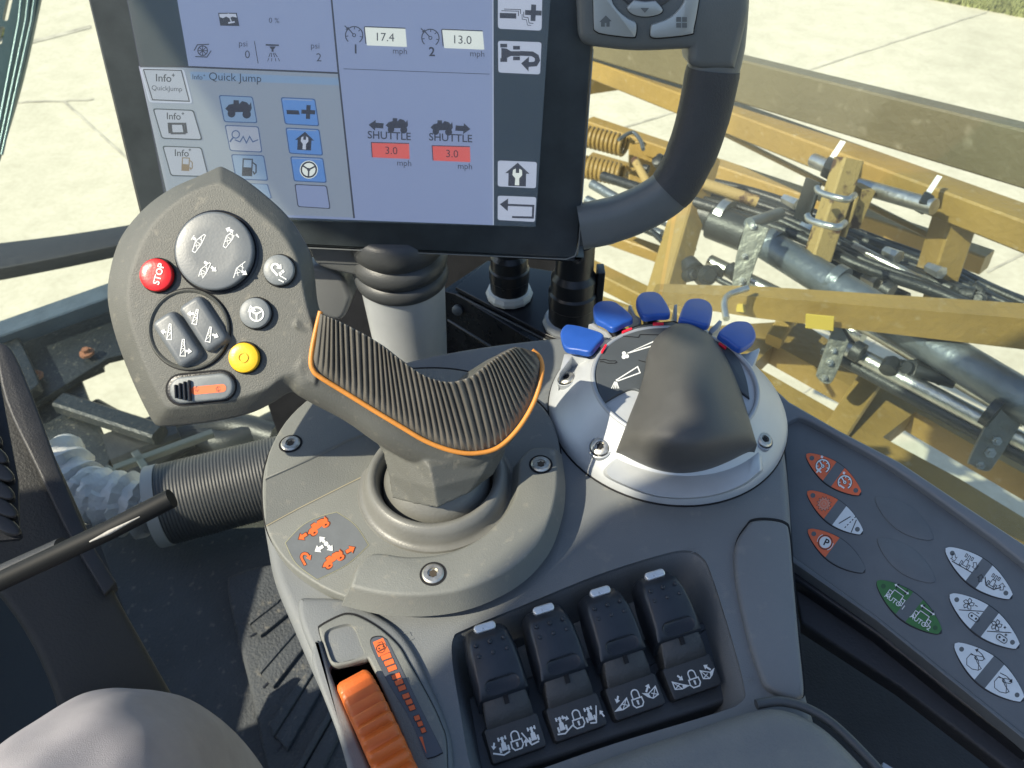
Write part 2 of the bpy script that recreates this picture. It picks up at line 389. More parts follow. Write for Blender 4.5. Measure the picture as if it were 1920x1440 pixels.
# ---------------------------------------------------------------- ground and air side
GZ = -1.6
def ground_material():
    m = bpy.data.materials.new('concrete_ground'); m.use_nodes = True; t = m.node_tree; b = t.nodes['Principled BSDF']; b.inputs['Roughness'].default_value = .85
    co = t.nodes.new('ShaderNodeTexCoord'); acc = None
    for sc_, lo, hi, f in ((.5, (.53, .49, .385), (.60, .555, .445), 1), (4.5, (.90, .89, .86), (1.04, 1.03, 1.01), 1), (28, (.93, .92, .90), (1.03, 1.03, 1.02), 1)):
        n = t.nodes.new('ShaderNodeTexNoise'); n.inputs['Scale'].default_value = sc_; n.inputs['Detail'].default_value = 8; n.inputs['Roughness'].default_value = .62
        r = t.nodes.new('ShaderNodeValToRGB'); r.color_ramp.elements[0].position = .35; r.color_ramp.elements[1].position = .62
        r.color_ramp.elements[0].color = (*lo, 1); r.color_ramp.elements[1].color = (*hi, 1)
        t.links.new(co.outputs['Object'], n.inputs['Vector']); t.links.new(n.outputs['Fac'], r.inputs[0])
        if acc is None: acc = r.outputs[0]
        else:
            mx = t.nodes.new('ShaderNodeMix'); mx.data_type = 'RGBA'; mx.blend_type = 'MULTIPLY'; mx.inputs[0].default_value = 1; mx.clamp_result = False
            t.links.new(acc, mx.inputs[6]); t.links.new(r.outputs[0], mx.inputs[7]); acc = mx.outputs[2]
    t.links.new(acc, b.inputs['Base Color'])
    return m
GM = ground_material()
bm = bmesh.new(); q = [bm.verts.new((x, y, GZ)) for x, y in ((-300, -300), (300, -300), (300, 300), (-300, 300))]; bm.faces.new(q)
setp(link_bm('ground', bm, GM, smooth=False), kind='structure')
JM = mat('joint_dirt', (.44, .40, .32), .9, 0, 0, var=.3, vs=6)
jd = D(Fr((0, 0, GZ), (0, 0, 1)), .004)
def rough(a, b, n=14, s=.6): return [(a[0] + (b[0] - a[0]) * k / n + random.uniform(-s, s), a[1] + (b[1] - a[1]) * k / n + random.uniform(-s, s)) for k in range(n + 1)]
jd.line(rough((119, 190), (238, 297)), 5, JM); jd.line(rough((-60, 110), (170, 50)), 6, JM); jd.line(rough((30, 192), (175, 186), s=1), 3, JM)
jd.line(rough((1120, 255), (1495, 138)), 3, JM); jd.line(rough((1495, 138), (1850, 22)), 2.5, JM); jd.line(rough((1850, 510), (1960, 455)), 4, JM); jd.line(rough((1500, 740), (1680, 610)), 4, JM)
setp(jd.build('pavement_joints'), kind='structure')
# grass verge at the far corner
GRM = mat('grass_green', (.27, .28, .11), .8, 0, 0, var=.35, vs=3); EARTH = mat('dry_earth', (.22, .17, .10), .9, 0, 0, var=.2, vs=3)
bm = bmesh.new()
def patch(quadpx, n, jit):
    f = quadmap(quadpx)
    for _ in range(n):
        p = onz(*f(random.random(), random.random()), GZ); a = random.random() * 6.28; hh = random.uniform(.03, .09); ww = .012
        d = V((math.cos(a), math.sin(a), 0)); e = V((random.uniform(-.03, .03), random.uniform(-.03, .03), hh))
        vs = [bm.verts.new(p - d * ww), bm.verts.new(p + d * ww), bm.verts.new(p + e)]
        bm.faces.new(vs)
patch([(1740, -40), (2000, -40), (2000, 50), (1725, -5)], 16000, 0)
patch([(-60, 40), (-5, 40), (12, 66), (-60, 110)], 2500, 0)
g = link_bm('grass', bm, GRM, smooth=False); setp(g, kind='stuff')
# ---------------------------------------------------------------- spray boom outside the right window
bz = lambda px, py, z: onz(px, py, z)
SB = thing('spray_boom', 'tan painted folded spray boom truss with pipes and hoses outside the window', 'spray boom', onz(1600, 560, -.2))
def beam(a, za, b, zb, w, h, name='beam', m=None, label=None):
    return box(name, bz(*a, za), bz(*b, zb), w, h, m or GOLD, SB, bev=.004, label=label)
beam((1075, 62), .10, (1985, 309), .32, .045, .105, 'upper_beam', OLIVE, 'upper beam, side shade put into its olive grey colour')
beam((1085, 112), .0, (1985, 452), .22, .075, .06, 'upper_beam')
beam((1090, 150), -.10, (1300, 120), -.10, .06, .09)
beam((1105, 235), -.20, (1850, 492), -.05, .05, .05)
beam((1345, 244), .0, (1790, 465), .05, .014, .014, 'brace_rod')
beam((1100, 300), -.30, (1420, 395), -.3, .1, .02, 'lattice_plate')
box('upright_post', bz(1318, 300, .10), bz(1243, 560, -.05), .055, .07, GOLD, SB, up=V((0, 1, 0)), bev=.004)
box('upright_post', bz(1592, 298, .26), bz(1532, 485, .08), .045, .045, RUST, SB, up=V((0, 1, 0)), bev=.004, label='rust stained upright post')
box('upright_post', bz(1620, 350, .20), bz(1590, 420, .12), .03, .05, RUST, SB, up=V((0, 1, 0)), bev=.002)
for q_ in (-1, 1): box('post_cheek', bz(1560 + 34 * q_, 350 + 12 * q_, .19), bz(1536 + 34 * q_, 425 + 12 * q_, .11), .008, .07, HOSE if q_ < 0 else RUST, SB, up=V((0, 1, 0)), bev=.002)
box('upright_post', bz(1800, 380, .18), bz(1755, 520, .02), .06, .075, GOLD, SB, up=V((0, 1, 0)), bev=.004)
beam((1100, 505), -.25, (1290, 600), -.2, .05, .05); beam((1105, 430), -.3, (1300, 500), -.3, .04, .04); beam((1100, 575), -.3, (1330, 690), -.2, .06, .05)
bm = bmesh.new(); A_, B_ = bz(1228, 549, .06), bz(1985, 618, .20); t_ = (B_ - A_).normalized(); s_ = t_.cross(V((0, 0, 1))).normalized(); u_ = s_.cross(t_)
loft_bm(bm, [[q + s_ * x * w_ + u_ * y * h_ for x, y in ((-.5, -.5), (.5, -.5), (.5, .5), (-.5, .5))] for q, w_, h_ in ((A_, .03, .024), (A_.lerp(B_, .3), .035, .050), (B_, .045, .064))]); link_bm('lower_beam', bm, GOLD, SB)
# reflector patches on the lower beam
YR = mat('yellow_reflector', (.50, .37, .06), .5)
for a, b, za, hh in (((1516, 586), (1568, 591), .115, .030), ((1388, 562), (1402, 563), .088, .016)):
    box('reflector', bz(*a, za) + V((-.012, -.024, .0)), bz(*b, za + .012) + V((-.012, -.024, .0)), .004, hh, YR, SB, label='yellow reflector patch')
# the ladder-like lower frame next to the window
lf = Fr((0, 0, -.15), (0, 0, 1))
outl = [(1090, 540), (1300, 612), (1500, 600), (1560, 640), (2010, 905), (2010, 1060), (1690, 905), (1560, 826), (1420, 735), (1250, 650), (1090, 600)]
h1 = crv([(1452, 646, 'c'), (1628, 742, 'c'), (1578, 778, 'c'), (1412, 684, 'c')], 1); h2 = [(1716, 772), (1985, 925), (1985, 1010), (1800, 898), (1655, 820)]
h0 = [(1180, 590), (1290, 628), (1330, 662), (1290, 655), (1180, 610)]
slab('ladder_plate', lf, [p[:2] for p in outl], .0, -.06, GOLD, SB, bev=.004, segs=2, holes=[h1, h2, h0])
# pipes
tube('boom_pipe', [bz(1395, 432, .05), bz(2000, 800, .12)], .034, STEEL, SB, 24, label='large grey round pipe')
tube('boom_pipe', [bz(1330, 490, -.05), bz(1450, 548, -.05), bz(1620, 632, -.03)], .017, STEELB, SB, 14)
tube('boom_pipe', [bz(1600, 600, .0), bz(1925, 790, .0)], .014, STEELB, SB, 14); tube('boom_pipe', [bz(1620, 590, -.04), bz(1960, 770, -.04)], .012, STEEL, SB, 14)
tube('boom_pipe', [bz(1600, 462, .05), bz(1920, 625, .05)], .010, STEELB, SB, 12); tube('boom_pipe', [bz(1330, 345, .02), bz(1520, 425, .02)], .013, STEEL, SB, 12)
tube('cylinder_rod', [bz(1610, 348, .18), bz(1752, 388, .22)], .016, STEELB, SB, 16); tube('cylinder_rod', [bz(1525, 300, .15), bz(1565, 318, .16)], .016, STEELB, SB, 16)
tube('cylinder_rod', [bz(1320, 345, .1), bz(1420, 378, .08)], .014, RUST, SB, 12)
# hoses
for k in range(9):
    j = lambda s=6: random.uniform(-s, s); z = -.02 + .012 * k
    P = [(1300 + j(), 330 + 6 * k + j(3), z), (1400 + j(), 350 + 7 * k + j(5), z), (1500 + j(), 385 + 7 * k + j(5), z), (1620 + j(), 440 + 8 * k + j(5), z), (1760 + j(), 490 + 8 * k + j(6), z), (1880 + j(), 548 + 8 * k + j(8), z), (1990, 590 + 10 * k + j(8), z)]
    tube('hose', crv3([bz(*p) for p in P], 6), .0085 + .002 * (k % 3), HOSE, SB, 10)
for P in ([(1550, 600), (1590, 660), (1640, 700), (1700, 712)], [(1560, 590), (1605, 655), (1650, 690), (1690, 705)], [(1530, 560), (1545, 590), (1540, 610)], [(1290, 480), (1340, 520), (1420, 560), (1480, 600)], [(1150, 400), (1230, 440), (1300, 500), (1330, 520)], [(1120, 380), (1180, 400), (1260, 470), (1290, 510)]):
    tube('hose', crv3([bz(*p, .0) for p in P], 6), .007, HOSE, SB, 10)
# brackets, bolts
def bracket(pts, z, lab=None, bolts=()):
    fr = Fr(onz(pts[0][0], pts[0][1], z), (-.35, -.75, .55)); o = slab('bracket', fr, pts, .0, -.008, PLATEM, SB, bev=.001, segs=1, label=lab)
    for (x, y, r) in bolts:
        P = fr.at(x, y, 0); f2 = Lo(P, fr.n); lathe('bolt', f2, [(r, 0), (r, .006), (r * .55, .006), (r * .5, .014)], STEELB, o, n=6)
bracket(crv([(1400, 412, 'c'), (1442, 428, 'c'), (1418, 490, 'c'), (1398, 552, 'c'), (1370, 548, 'c'), (1380, 480, 'c')], 2), .17, None, ((1412, 424, .008), (1391, 527, .008), (1396, 480, .006)))
bracket(crv([(1568, 598, 'c'), (1592, 640, 'c'), (1565, 708), (1550, 720), (1532, 708), (1534, 690)], 4), .1, None, ((1563, 657, .006), (1556, 680, .007), (1546, 708, .006)))
bracket(crv([(1880, 735, 'c'), (1940, 742, 'c'), (1918, 790), (1868, 868), (1850, 884), (1822, 872), (1820, 855)], 4), .12, None, ((1868, 826, .008), (1856, 848, .009), (1838, 872, .007), (1905, 735, .012)))
tube('bracket', [bz(1405, 420, .165), bz(1462, 400, .14)], .013, STEEL, SB, 12)
# black clamps / nozzle bodies with silver band
def blob(px, py, z, r, n, name='nozzle_body'):
    bm = bmesh.new()
    for k in range(n):
        c = onz(px + random.uniform(-r, r) * 900, py + random.uniform(-r, r) * 700, z); fr = Lo(c, (random.uniform(-1, 1), random.uniform(-1, 1), random.uniform(-.3, 1)))
        rr = r * random.uniform(.35, .6); lathe_bm(bm, fr, [(rr * .8, -rr), (rr, -rr * .9), (rr, rr * .5), (rr * .7, rr * .6), (rr * .6, rr)], n=12)
    return link_bm(name, bm, HOSE, SB)
def fat(P0, P1, r, z, m, name, lab=None, n=20): return tube(name, [bz(*P0, z), bz(*P1, z)], r, m, SB, n, label=lab)
fat((1335, 415), (1400, 440), .040, .05, HOSE, 'pipe_coupling', 'black pipe coupling'); fat((1348, 405), (1362, 411), .043, .06, STEELB, 'hose_clamp')
fat((1300, 395), (1335, 408), .035, .04, HOSE, 'pipe_coupling')
blob(1300, 490, .0, .04, 4); blob(1345, 520, .0, .035, 3); blob(1695, 695, .05, .035, 5); blob(1770, 700, .05, .025, 3); blob(1815, 555, .05, .035, 5); blob(1755, 590, .08, .02, 3)
fat((1716, 694), (1790, 716), .013, .06, HOSE, 'nozzle_arm')
# extra pipe work, braces and clamps
beam((1120, 108), .02, (1300, 158), .05, .02, .02, 'brace_rod'); beam((1560, 820), -.15, (1640, 700), -.1, .05, .02, 'gusset')
beam((1450, 640), -.08, (1500, 560), -.05, .035, .035); beam((1740, 548), .0, (1900, 600), .05, .03, .03)
tube('boom_pipe', [bz(1560, 640, .02), bz(1960, 850, .06)], .016, STEELB, SB, 14); tube('boom_pipe', [bz(1545, 655, .0), bz(1960, 880, .04)], .013, HOSE, SB, 14)
tube('boom_pipe', [bz(1130, 330, -.1), bz(1330, 395, -.05), bz(1500, 470, -.02), bz(1700, 560, .02)], .014, HOSE, SB, 12)
for (x, y, z, r) in ((1500, 478, .05, .018), (1655, 540, .06, .020), (1800, 600, .08, .022), (1600, 655, .05, .020), (1850, 770, .1, .024), (1440, 455, .06, .037), (1560, 525, .08, .037)):
    fat((x, y), (x + 16, y + 9), r, z, HOSE if r != .037 else STEEL, 'pipe_clip')
for (x, y, z) in ((1470, 372, .06), (1500, 420, .04), (1660, 470, .06), (1740, 500, .07), (1620, 520, .05)):
    tube('fitting', [bz(x, y, z), bz(x + 26, y + 12, z + .01)], [.011, .014], STEELB, SB, 6)
pk = slab('tag', Fr(onz(1840, 690, .1), (0, -.4, .9)), [(1836, 680), (1862, 690), (1856, 704), (1832, 694)], 0, -.002, mat('pink_tag', (.7, .25, .40), .5), SB, label='small pink and white tag')
# u bolts on the rusty post
for dy in (0, 52):
    tube('u_bolt', crv3([bz(1532 - dy * .35, 352 + dy, .25), bz(1540 - dy * .35, 362 + dy, .25), bz(1585 - dy * .35, 374 + dy, .26), bz(1602 - dy * .35, 366 + dy, .25)], 5), .0065, STEELB, SB, 10)
tube('u_bolt', crv3([bz(1402, 540, .15), bz(1368, 552, .15), bz(1358, 568, .16), bz(1362, 598, .16)], 5), .006, STEELB, SB, 10)
# white strap clamps
WT = mat('white_tape', (.75, .77, .78), .5)
for (x, y) in ((1570, 281), (1751, 346)):
    fr = Fr(onz(x, y, .245), (-.2, -.5, .8)); s_ = slab('strap', fr, [(x + 6, y - 18), (x + 16, y - 15), (x - 4, y + 16), (x - 14, y + 12)], .0, -.004, WT, SB, label='white strap clamp')
    slab('bracket', fr, rrect(x - 12, y + 26, 22, 22, 4, .5), .01, -.03, HOSE, SB, bev=.001, segs=1)
# coil springs
def coil(A, B, R_, r, turns, name='coil_spring'):
    A, B = V(A), V(B); t = (B - A).normalized(); a = t.orthogonal().normalized(); b = t.cross(a); N = turns * 16
    P = [A + (B - A) * k / N + (a * math.cos(2 * math.pi * k / 16) + b * math.sin(2 * math.pi * k / 16)) * R_ for k in range(N + 1)]
    P += [P[-1] + t * .01 - b * R_, P[-1] + t * .035 - b * R_ + a * .01, P[-1] + t * .05 - b * R_]
    bm = bmesh.new(); tube_bm(bm, P, r, 8); link_bm(name, bm, GOLD, SB)
coil(bz(1070, 248, -.1), bz(1172, 274, -.1), .028, .0065, 13); coil(bz(1065, 306, -.12), bz(1166, 328, -.12), .028, .0065, 13)
tube('spring_hook', crv3([bz(1160, 262, -.05), bz(1185, 248, -.05), bz(1200, 262, -.05), bz(1206, 280, -.05)], 5), .006, STEEL, SB, 8)
slab('spring_mount', Fr(onz(1220, 300, -.2), (0, -.5, .85)), [(1180, 268), (1235, 272), (1246, 300), (1225, 335), (1205, 370), (1180, 360)], 0, -.02, GOLD, SB, bev=.002, segs=1)
fat((1190, 300), (1215, 345), .012, -.1, RUST, 'spring_pin'); blob(1215, 315, -.1, .03, 3, 'hose_fitting')
for P in ([(1110, 345), (1180, 385), (1260, 420)], [(1100, 375), (1170, 410), (1240, 440)]): tube('boom_pipe', crv3([bz(*p, -.1) for p in P], 4), .014, STEEL, SB, 10)
# ---------------------------------------------------------------- machine front frame seen through the left side of the screen
ff = thing('front_frame', 'blue black steel chassis frame with rusty bolts beyond the lower left windscreen', 'chassis frame', onz(120, 640, -.9))
z1 = -.45
slab('frame_beam', Fr((0, 0, z1), (0, 0, 1)), [(-60, 640), (16, 612), (200, 542), (330, 500), (330, 640), (200, 672), (60, 760), (-60, 800)], 0, -.02, GFRAME, ff, bev=.004)
box('top_rail', onz(-60, 652, -.40), onz(330, 512, -.40), .075, .05, mat('frame_paint', (.075, .10, .125), .4, .1, .2, 60, .2, 10), ff, bev=.004)
slab('side_plate', Fr((0, 0, -.43), (0, 0, 1)), crv([(-40, 640, 'c'), (18, 600, 'c'), (66, 700), (62, 728), (-20, 770)], 4), 0.03, 0, GFRAME, ff, bev=.003)
slab('lower_gusset', Fr((0, 0, -.48), (0, 0, 1)), [(20, 730), (190, 660), (192, 688), (150, 706), (172, 765), (210, 850), (190, 905), (140, 915), (60, 800)], 0, -.02, GFRAME, ff, bev=.003)
RB = mat('rust_bolt', (.22, .09, .045), .8, 0, .6, 300, .4, 200)
for (x, y) in ((164, 664), (68, 707)):
    lathe('bolt', Lo(onz(x, y, -.435), (0, 0, 1)), [(.02, 0), (.02, .008), (.011, .01), (.010, .02)], RB, ff, n=8)
box('cross_tube', onz(115, 755, -.45), onz(300, 815, -.45), .05, .04, GFRAME, ff, bev=.006)
box('cross_tube', onz(205, 850, -.5), onz(330, 800, -.5), .12, .05, HOSE, ff, bev=.01)
slab('top_band', Fr((0, 0, -.3), (0, 0, 1)), crv([(-60, 462, 'c'), (120, 440), (260, 418, 'c'), (275, 448, 'c'), (130, 478), (0, 503), (-60, 512, 'c')], 4), .0, -.04, BLACKM, ff, bev=.004, label='flat black curved bumper band')
# steering linkage and hoses under the nose
for P, r in (([(120, 905), (215, 865), (300, 800), (420, 790)], .03), ([(240, 900), (330, 830), (430, 800), (520, 820)], .04), ([(330, 790), (420, 830), (520, 790)], .035), ([(180, 760), (250, 800), (310, 840)], .02)):
    tube('hose', crv3([onz(*p, -.55) for p in P], 6), r, HOSE, ff, 14)
slab('engine_cover', Fr((0, 0, -.6), (0, 0, 1)), crv([(230, 860, 'c'), (330, 790), (450, 790), (540, 830, 'c'), (560, 960, 'c'), (230, 960, 'c')], 4), 0, -.2, GFRAME, ff, bev=.02)
for a, b in (((215, 880), (400, 812)), ((255, 850), (290, 905)), ((200, 880), (240, 905))): box('grille_bar', onz(*a, -.35), onz(*b, -.35), .018, .018, mat('grille_paint', (.04, .05, .055), .5), ff, bev=.002)
# ladder arm at the top left, with slots
la = Fr(onz(30, 150, .1), (.3, -.75, .6))
lad = thing('mirror_arm', 'slotted dark green grey steel arm rising at the top left corner', 'steel arm', la.at(20, 200, 0))
slab('arm_plate', la, crv([(-40, -40, 'c'), (82, -40, 'c'), (72, 8, 'c'), (40, 150), (-4, 300, 'c'), (-40, 330, 'c')], 4), 0, -.02, mat('arm_paint', (.05, .085, .088), .38, .3, .1, 60, .15, 8), lad, bev=.003,
     holes=[rrect(18, -2, 11, 84, 5, .22), rrect(2, 66, 9, 34, 4, .22)])
for dx in (0, 14, 26): tube('rail', [la.at(44 + dx, -40, .012), la.at(36 + dx * .9, 40, .014), la.at(-12 + dx * .6, 290, .01)], .004, mat('arm_rail', (.10, .15, .155), .3, .5), lad, 10)
# ---------------------------------------------------------------- cab glass, floor, and unseen slabs added to cast the shade
SLABM = mat('shade_slab_grey', (.42, .40, .36), .8, 0, .2, 200, .05, 10)  # grey of the unseen slabs added for shade
def zslab(name, P, z1, z0, m, parent=None, **k):
    f = Lo((0, 0, 0), (0, 0, 1)); bm = bmesh.new(); slab_bm(bm, f, P, z1, z0, **k); return link_bm(name, bm, m, parent)
RF = [(-.93, -.30), (-.838, -.202), (-.764, -.130), (-.700, -.106), (-.664, -.094), (-.658, -.030), (-.70, .004), (-.79, .036), (-.90, .088), (-.836, .18), (-.76, .29), (-.36, .34), (-.36, -.42), (-.93, -.42)]  # outline of an unseen added slab, shaped to cast the console shadow
o = zslab('roof_shade_slab', RF, 1.56, 1.50, SLABM); setp(o, 'unseen grey slab added overhead, shaped to shade the console', 'shade slab')
def glass_mat(lo, hi):  # diffuse share paints a veil of haze and reflection over the clear glass
    m = bpy.data.materials.new('hazy_glass'); m.use_nodes = True; t = m.node_tree; t.nodes.clear()
    out = t.nodes.new('ShaderNodeOutputMaterial'); tr = t.nodes.new('ShaderNodeBsdfTransparent'); tr.inputs[0].default_value = (.90, .94, .92, 1)
    df = t.nodes.new('ShaderNodeBsdfDiffuse'); df.inputs[0].default_value = (.75, .78, .74, 1); tl = t.nodes.new('ShaderNodeBsdfTranslucent'); tl.inputs[0].default_value = (.75, .78, .74, 1)
    ad = t.nodes.new('ShaderNodeMixShader'); ad.inputs[0].default_value = .5; t.links.new(df.outputs[0], ad.inputs[1]); t.links.new(tl.outputs[0], ad.inputs[2])
    mx = t.nodes.new('ShaderNodeMixShader'); n = t.nodes.new('ShaderNodeTexNoise'); n.inputs['Scale'].default_value = 9; n.inputs['Detail'].default_value = 6
    mr = t.nodes.new('ShaderNodeMapRange'); mr.inputs[3].default_value = lo; mr.inputs[4].default_value = hi; co = t.nodes.new('ShaderNodeTexCoord')
    t.links.new(co.outputs['Object'], n.inputs[0]); t.links.new(n.outputs['Fac'], mr.inputs[0]); t.links.new(mr.outputs[0], mx.inputs[0])
    t.links.new(tr.outputs[0], mx.inputs[1]); t.links.new(ad.outputs[0], mx.inputs[2]); t.links.new(mx.outputs[0], out.inputs[0]); return m
GL = glass_mat(.02, .06); GL2 = glass_mat(.004, .022)
bm = bmesh.new(); loft_bm(bm, [[V((x, y, -.3)), V((x + .003, y + .003, -.3)), V((x + .003, y + .003, 1.49)), V((x, y, 1.49))] for x, y in ((.22, .86), (1.25, -.17))]); o = link_bm('cab_window', bm, GL); setp(o, 'hazed clear side window pane between the console and the boom', 'window')
bm = bmesh.new(); loft_bm(bm, [[V((x, y, -.3)), V((x, y + .004, -.3)), V((x, y + .004, 1.49)), V((x, y, 1.49))] for x, y in ((-1.4, .86), (.215, .86))]); o = link_bm('windscreen', bm, GL2); setp(o, 'clear front windscreen pane behind the display', 'windscreen')
# floor
zslab('cab_floor', [(.9, -.9), (.9, .60), (.30, .60), (-.25, .66), (-.56, .60), (-.62, .68), (-1.3, .70), (-1.3, -.9)], 0, -.05, mat('floor_black', (.045, .048, .05), .8, 0, .3, 300)); bpy.data.objects['cab_floor']['kind'] = 'structure'
MATF = mat('ribbed_floor_mat', (.046, .052, .058), .75, 0, 1.0, 260, .22, 9, wear=.2)
fm = thing('floor_mat', 'dark blue grey moulded rubber floor mat with raised bars beside the console', 'floor mat', onz(430, 1200, .01))
zf = Fr((0, 0, .0), (0, 0, 1))
slab('mat_sheet', zf, crv([(180, 1000, 'c'), (540, 985, 'c'), (760, 1000, 'c'), (800, 1500, 'c'), (360, 1500, 'c')], 1), .012, .002, MATF, fm, bev=.003)
slab('mat_step', zf, crv([(425, 1095), (440, 1075), (520, 1055), (760, 1040, 'c'), (760, 1500, 'c'), (510, 1500, 'c'), (470, 1300), (440, 1180)], 4), .030, .012, MATF, fm, bev=.006)
for P in ([(468, 1170), (520, 1130), (526, 1122), (470, 1148)], [(488, 1262), (560, 1180), (560, 1166), (484, 1238)], [(512, 1380), (600, 1240), (600, 1222), (505, 1356)], [(560, 1450), (640, 1310), (640, 1292), (552, 1440)]):
    slab('raised_bar', zf, P, .040, .030, MATF, fm, bev=.002)
for P in ([(468, 1172), (530, 1128)], [(492, 1268), (570, 1178)], [(518, 1386), (610, 1240)], [(566, 1460), (650, 1310)]):
    slab('raised_bar', zf, [(P[0][0] - 4, P[0][1] - 6), (P[1][0], P[1][1] - 10), (P[1][0] + 34, P[1][1] - 2), (P[1][0] + 10, P[1][1] + 22), (P[0][0] + 20, P[0][1] + 20)], .037, .030, MATF, fm, bev=.003); slab('groove', zf, [(P[0][0], P[0][1] + 20), (P[1][0] + 8, P[1][1] + 24), (P[1][0] + 10, P[1][1] + 27), (P[0][0] + 2, P[0][1] + 23)], .0312, .030, BLACKP, fm)
o = box('reflection_blocker', (-.9, -.98, .50), (1.0, -.98, .50), .04, 1.0, BLACKM); setp(o, 'unseen dark slab added behind the seat to block bright reflections', 'reflection blocker')  # unseen slab added to keep bright ground reflections off the display
# low wall on the left, out of frame, added to shade the floor
o = box('left_shade_wall', (-.86, -1.0, .20), (-.86, .64, .20), .03, .64, SLABM); setp(o, 'unseen low grey wall added at the left to shade the floor', 'shade wall')
o = box('column_shade_slab', (-.90, -.55, .56), (-.90, .10, .56), .04, 1.12, SLABM); setp(o, 'unseen upright grey slab added at the left to shade the steering column', 'door pillar')  # unseen slab added to keep the sun off the steering column
# ---------------------------------------------------------------- steering column, lever and ribbed duct at the left
STM = mat('column_plastic', (.024, .024, .022), .6, 0, .4, 500, .12, 14)
st = thing('steering_column', 'dark grey plastic steering column panel with a smooth face at lower left', 'steering column', onz(120, 1150, .45))
cf = Fr(onz(120, 1100, .50), (.35, -.25, .8))
slab('column_cover', cf, crv([(-60, 800, 'c'), (-10, 660, 'c'), (40, 730), (100, 850), (150, 960), (205, 1090), (262, 1195), (332, 1318, 'c'), (260, 1500, 'c'), (120, 1440, 'c'), (108, 1330), (60, 1210), (0, 1120), (-60, 1060, 'c')], 4), 0, -.06, STM, st, bev=.006)
slab('cover_edge', cf, crv([(-10, 640, 'c'), (22, 655), (62, 745), (112, 880), (165, 1005), (218, 1092, 'c'), (196, 1116, 'c'), (130, 1005), (70, 880), (10, 750)], 4), .008, -.02, BLACKM, st, bev=.002)
0 and slab('tilt_slot', cf, crv([(140, 1140, 'c'), (192, 1158, 'c'), (200, 1195), (192, 1240, 'c'), (165, 1200)], 4), .003, -.004, mat('slot_grey', (.075, .085, .088), .5), st, bev=.001, segs=1)
0 and slab('tilt_slot', cf, [(142, 1136), (190, 1156), (166, 1162)], .005, 0, GAP, st)
ct = thing('gaiter_column', 'black corrugated gaiter strip running down the far left edge', 'gaiter', onz(20, 830, .6))
gf = Fr(onz(20, 830, .62), (.5, -.4, .75)); 
for k in range(9):
    cy = 712 + 34 * k; cx = -30 + 11.5 * k if k < 6 else 28 + 6 * (k - 6)
    slab('fold', gf, circ(cx - 30, cy, 34, 15, 20, .55), .004, -.03, BLACKP, ct, bev=.002)
slab('backing', gf, [(-80, 640), (-10, 660), (34, 900), (36, 1010), (-80, 1020)], -.012, -.03, BLACKM, ct)
lv = thing('shift_lever', 'round black lever rod with worn paint pointing to the upper right', 'lever', onz(160, 1030, .66))
tube('rod', [onz(-60, 1118, .62), onz(205, 994, .66), onz(322, 934, .67)], .0054, mat('rod_black', (.008, .009, .010), .6, spec=.2), lv, 24)
tube('rod_collar', [onz(-60, 1110, .615), onz(120, 1030, .64)], .0070, BLACKM, lv, 24)
tube('paint_wear', [onz(168, 1016, .6655), onz(205, 998, .668), onz(262, 969, .6705)], [.0004, .0012, .0003], SCUFF, lv, 8)
# white wrapped hose + ribbed duct
WB = mat('white_foil_wrap', (.48, .49, .47), .45, .1, .4, 90, .12, 20)
wb = bmesh.new(); P = crv3([onz(100, 850, .1), onz(150, 915, .08), onz(215, 940, .08), onz(292, 952, .08)], 10); 
rr = [.039 + .006 * math.sin(k * 1.7) + .004 * math.sin(k * 3.1) for k in range(len(P))]; tube_bm(wb, P, rr, 40)
for v in wb.verts: v.co += V((math.sin(v.co.y * 310 + v.co.z * 170), math.sin(v.co.x * 260), math.sin(v.co.x * 330 + v.co.z * 190))) * .0020
o = link_bm('wrapped_hose', wb, WB, sharp=25); setp(o, 'crinkled white foil wrapped hose ending at the ribbed duct', 'hose')
du = bmesh.new(); A, B = onz(300, 948, .10), onz(640, 862, .10); t = (B - A); N = 285
tube_bm(du, [A + t * k / N for k in range(N + 1)], [(.060 + .0007 * math.sin(k * math.pi / 2.5 + .3)) for k in range(N + 1)], 48)
o = link_bm('ribbed_duct', du, mat('duct_grey', (.042, .045, .046), .5, 0, .1, 400, .1, 12), sharp=60); setp(o, 'thick dark ribbed duct lying behind the joystick console', 'duct')
o = tube('duct_ring', [A - t.normalized() * .008, A + t.normalized() * .008], .0615, mat('duct_ring', (.26, .27, .26), .5), n=40); setp(o, 'pale collar ring where the wrapped hose meets the ribbed duct', 'collar')
0 and zslab('lower_firewall', [(-.62, .44), (.5, .44), (.5, .46), (-.62, .46)], .06, -.1, BLACKM); 
o = slab('brown_pedal', Fr(onz(180, 1310, .2), (0, -.3, .9)), [(178, 1272), (222, 1300), (220, 1370), (120, 1370), (132, 1310)], 0, -.01, mat('brown_pedal', (.10, .085, .06), .7, 0, .4, 300, .2, 60), bev=.003); setp(o, 'worn brown pedal pad just behind the knee', 'pedal')
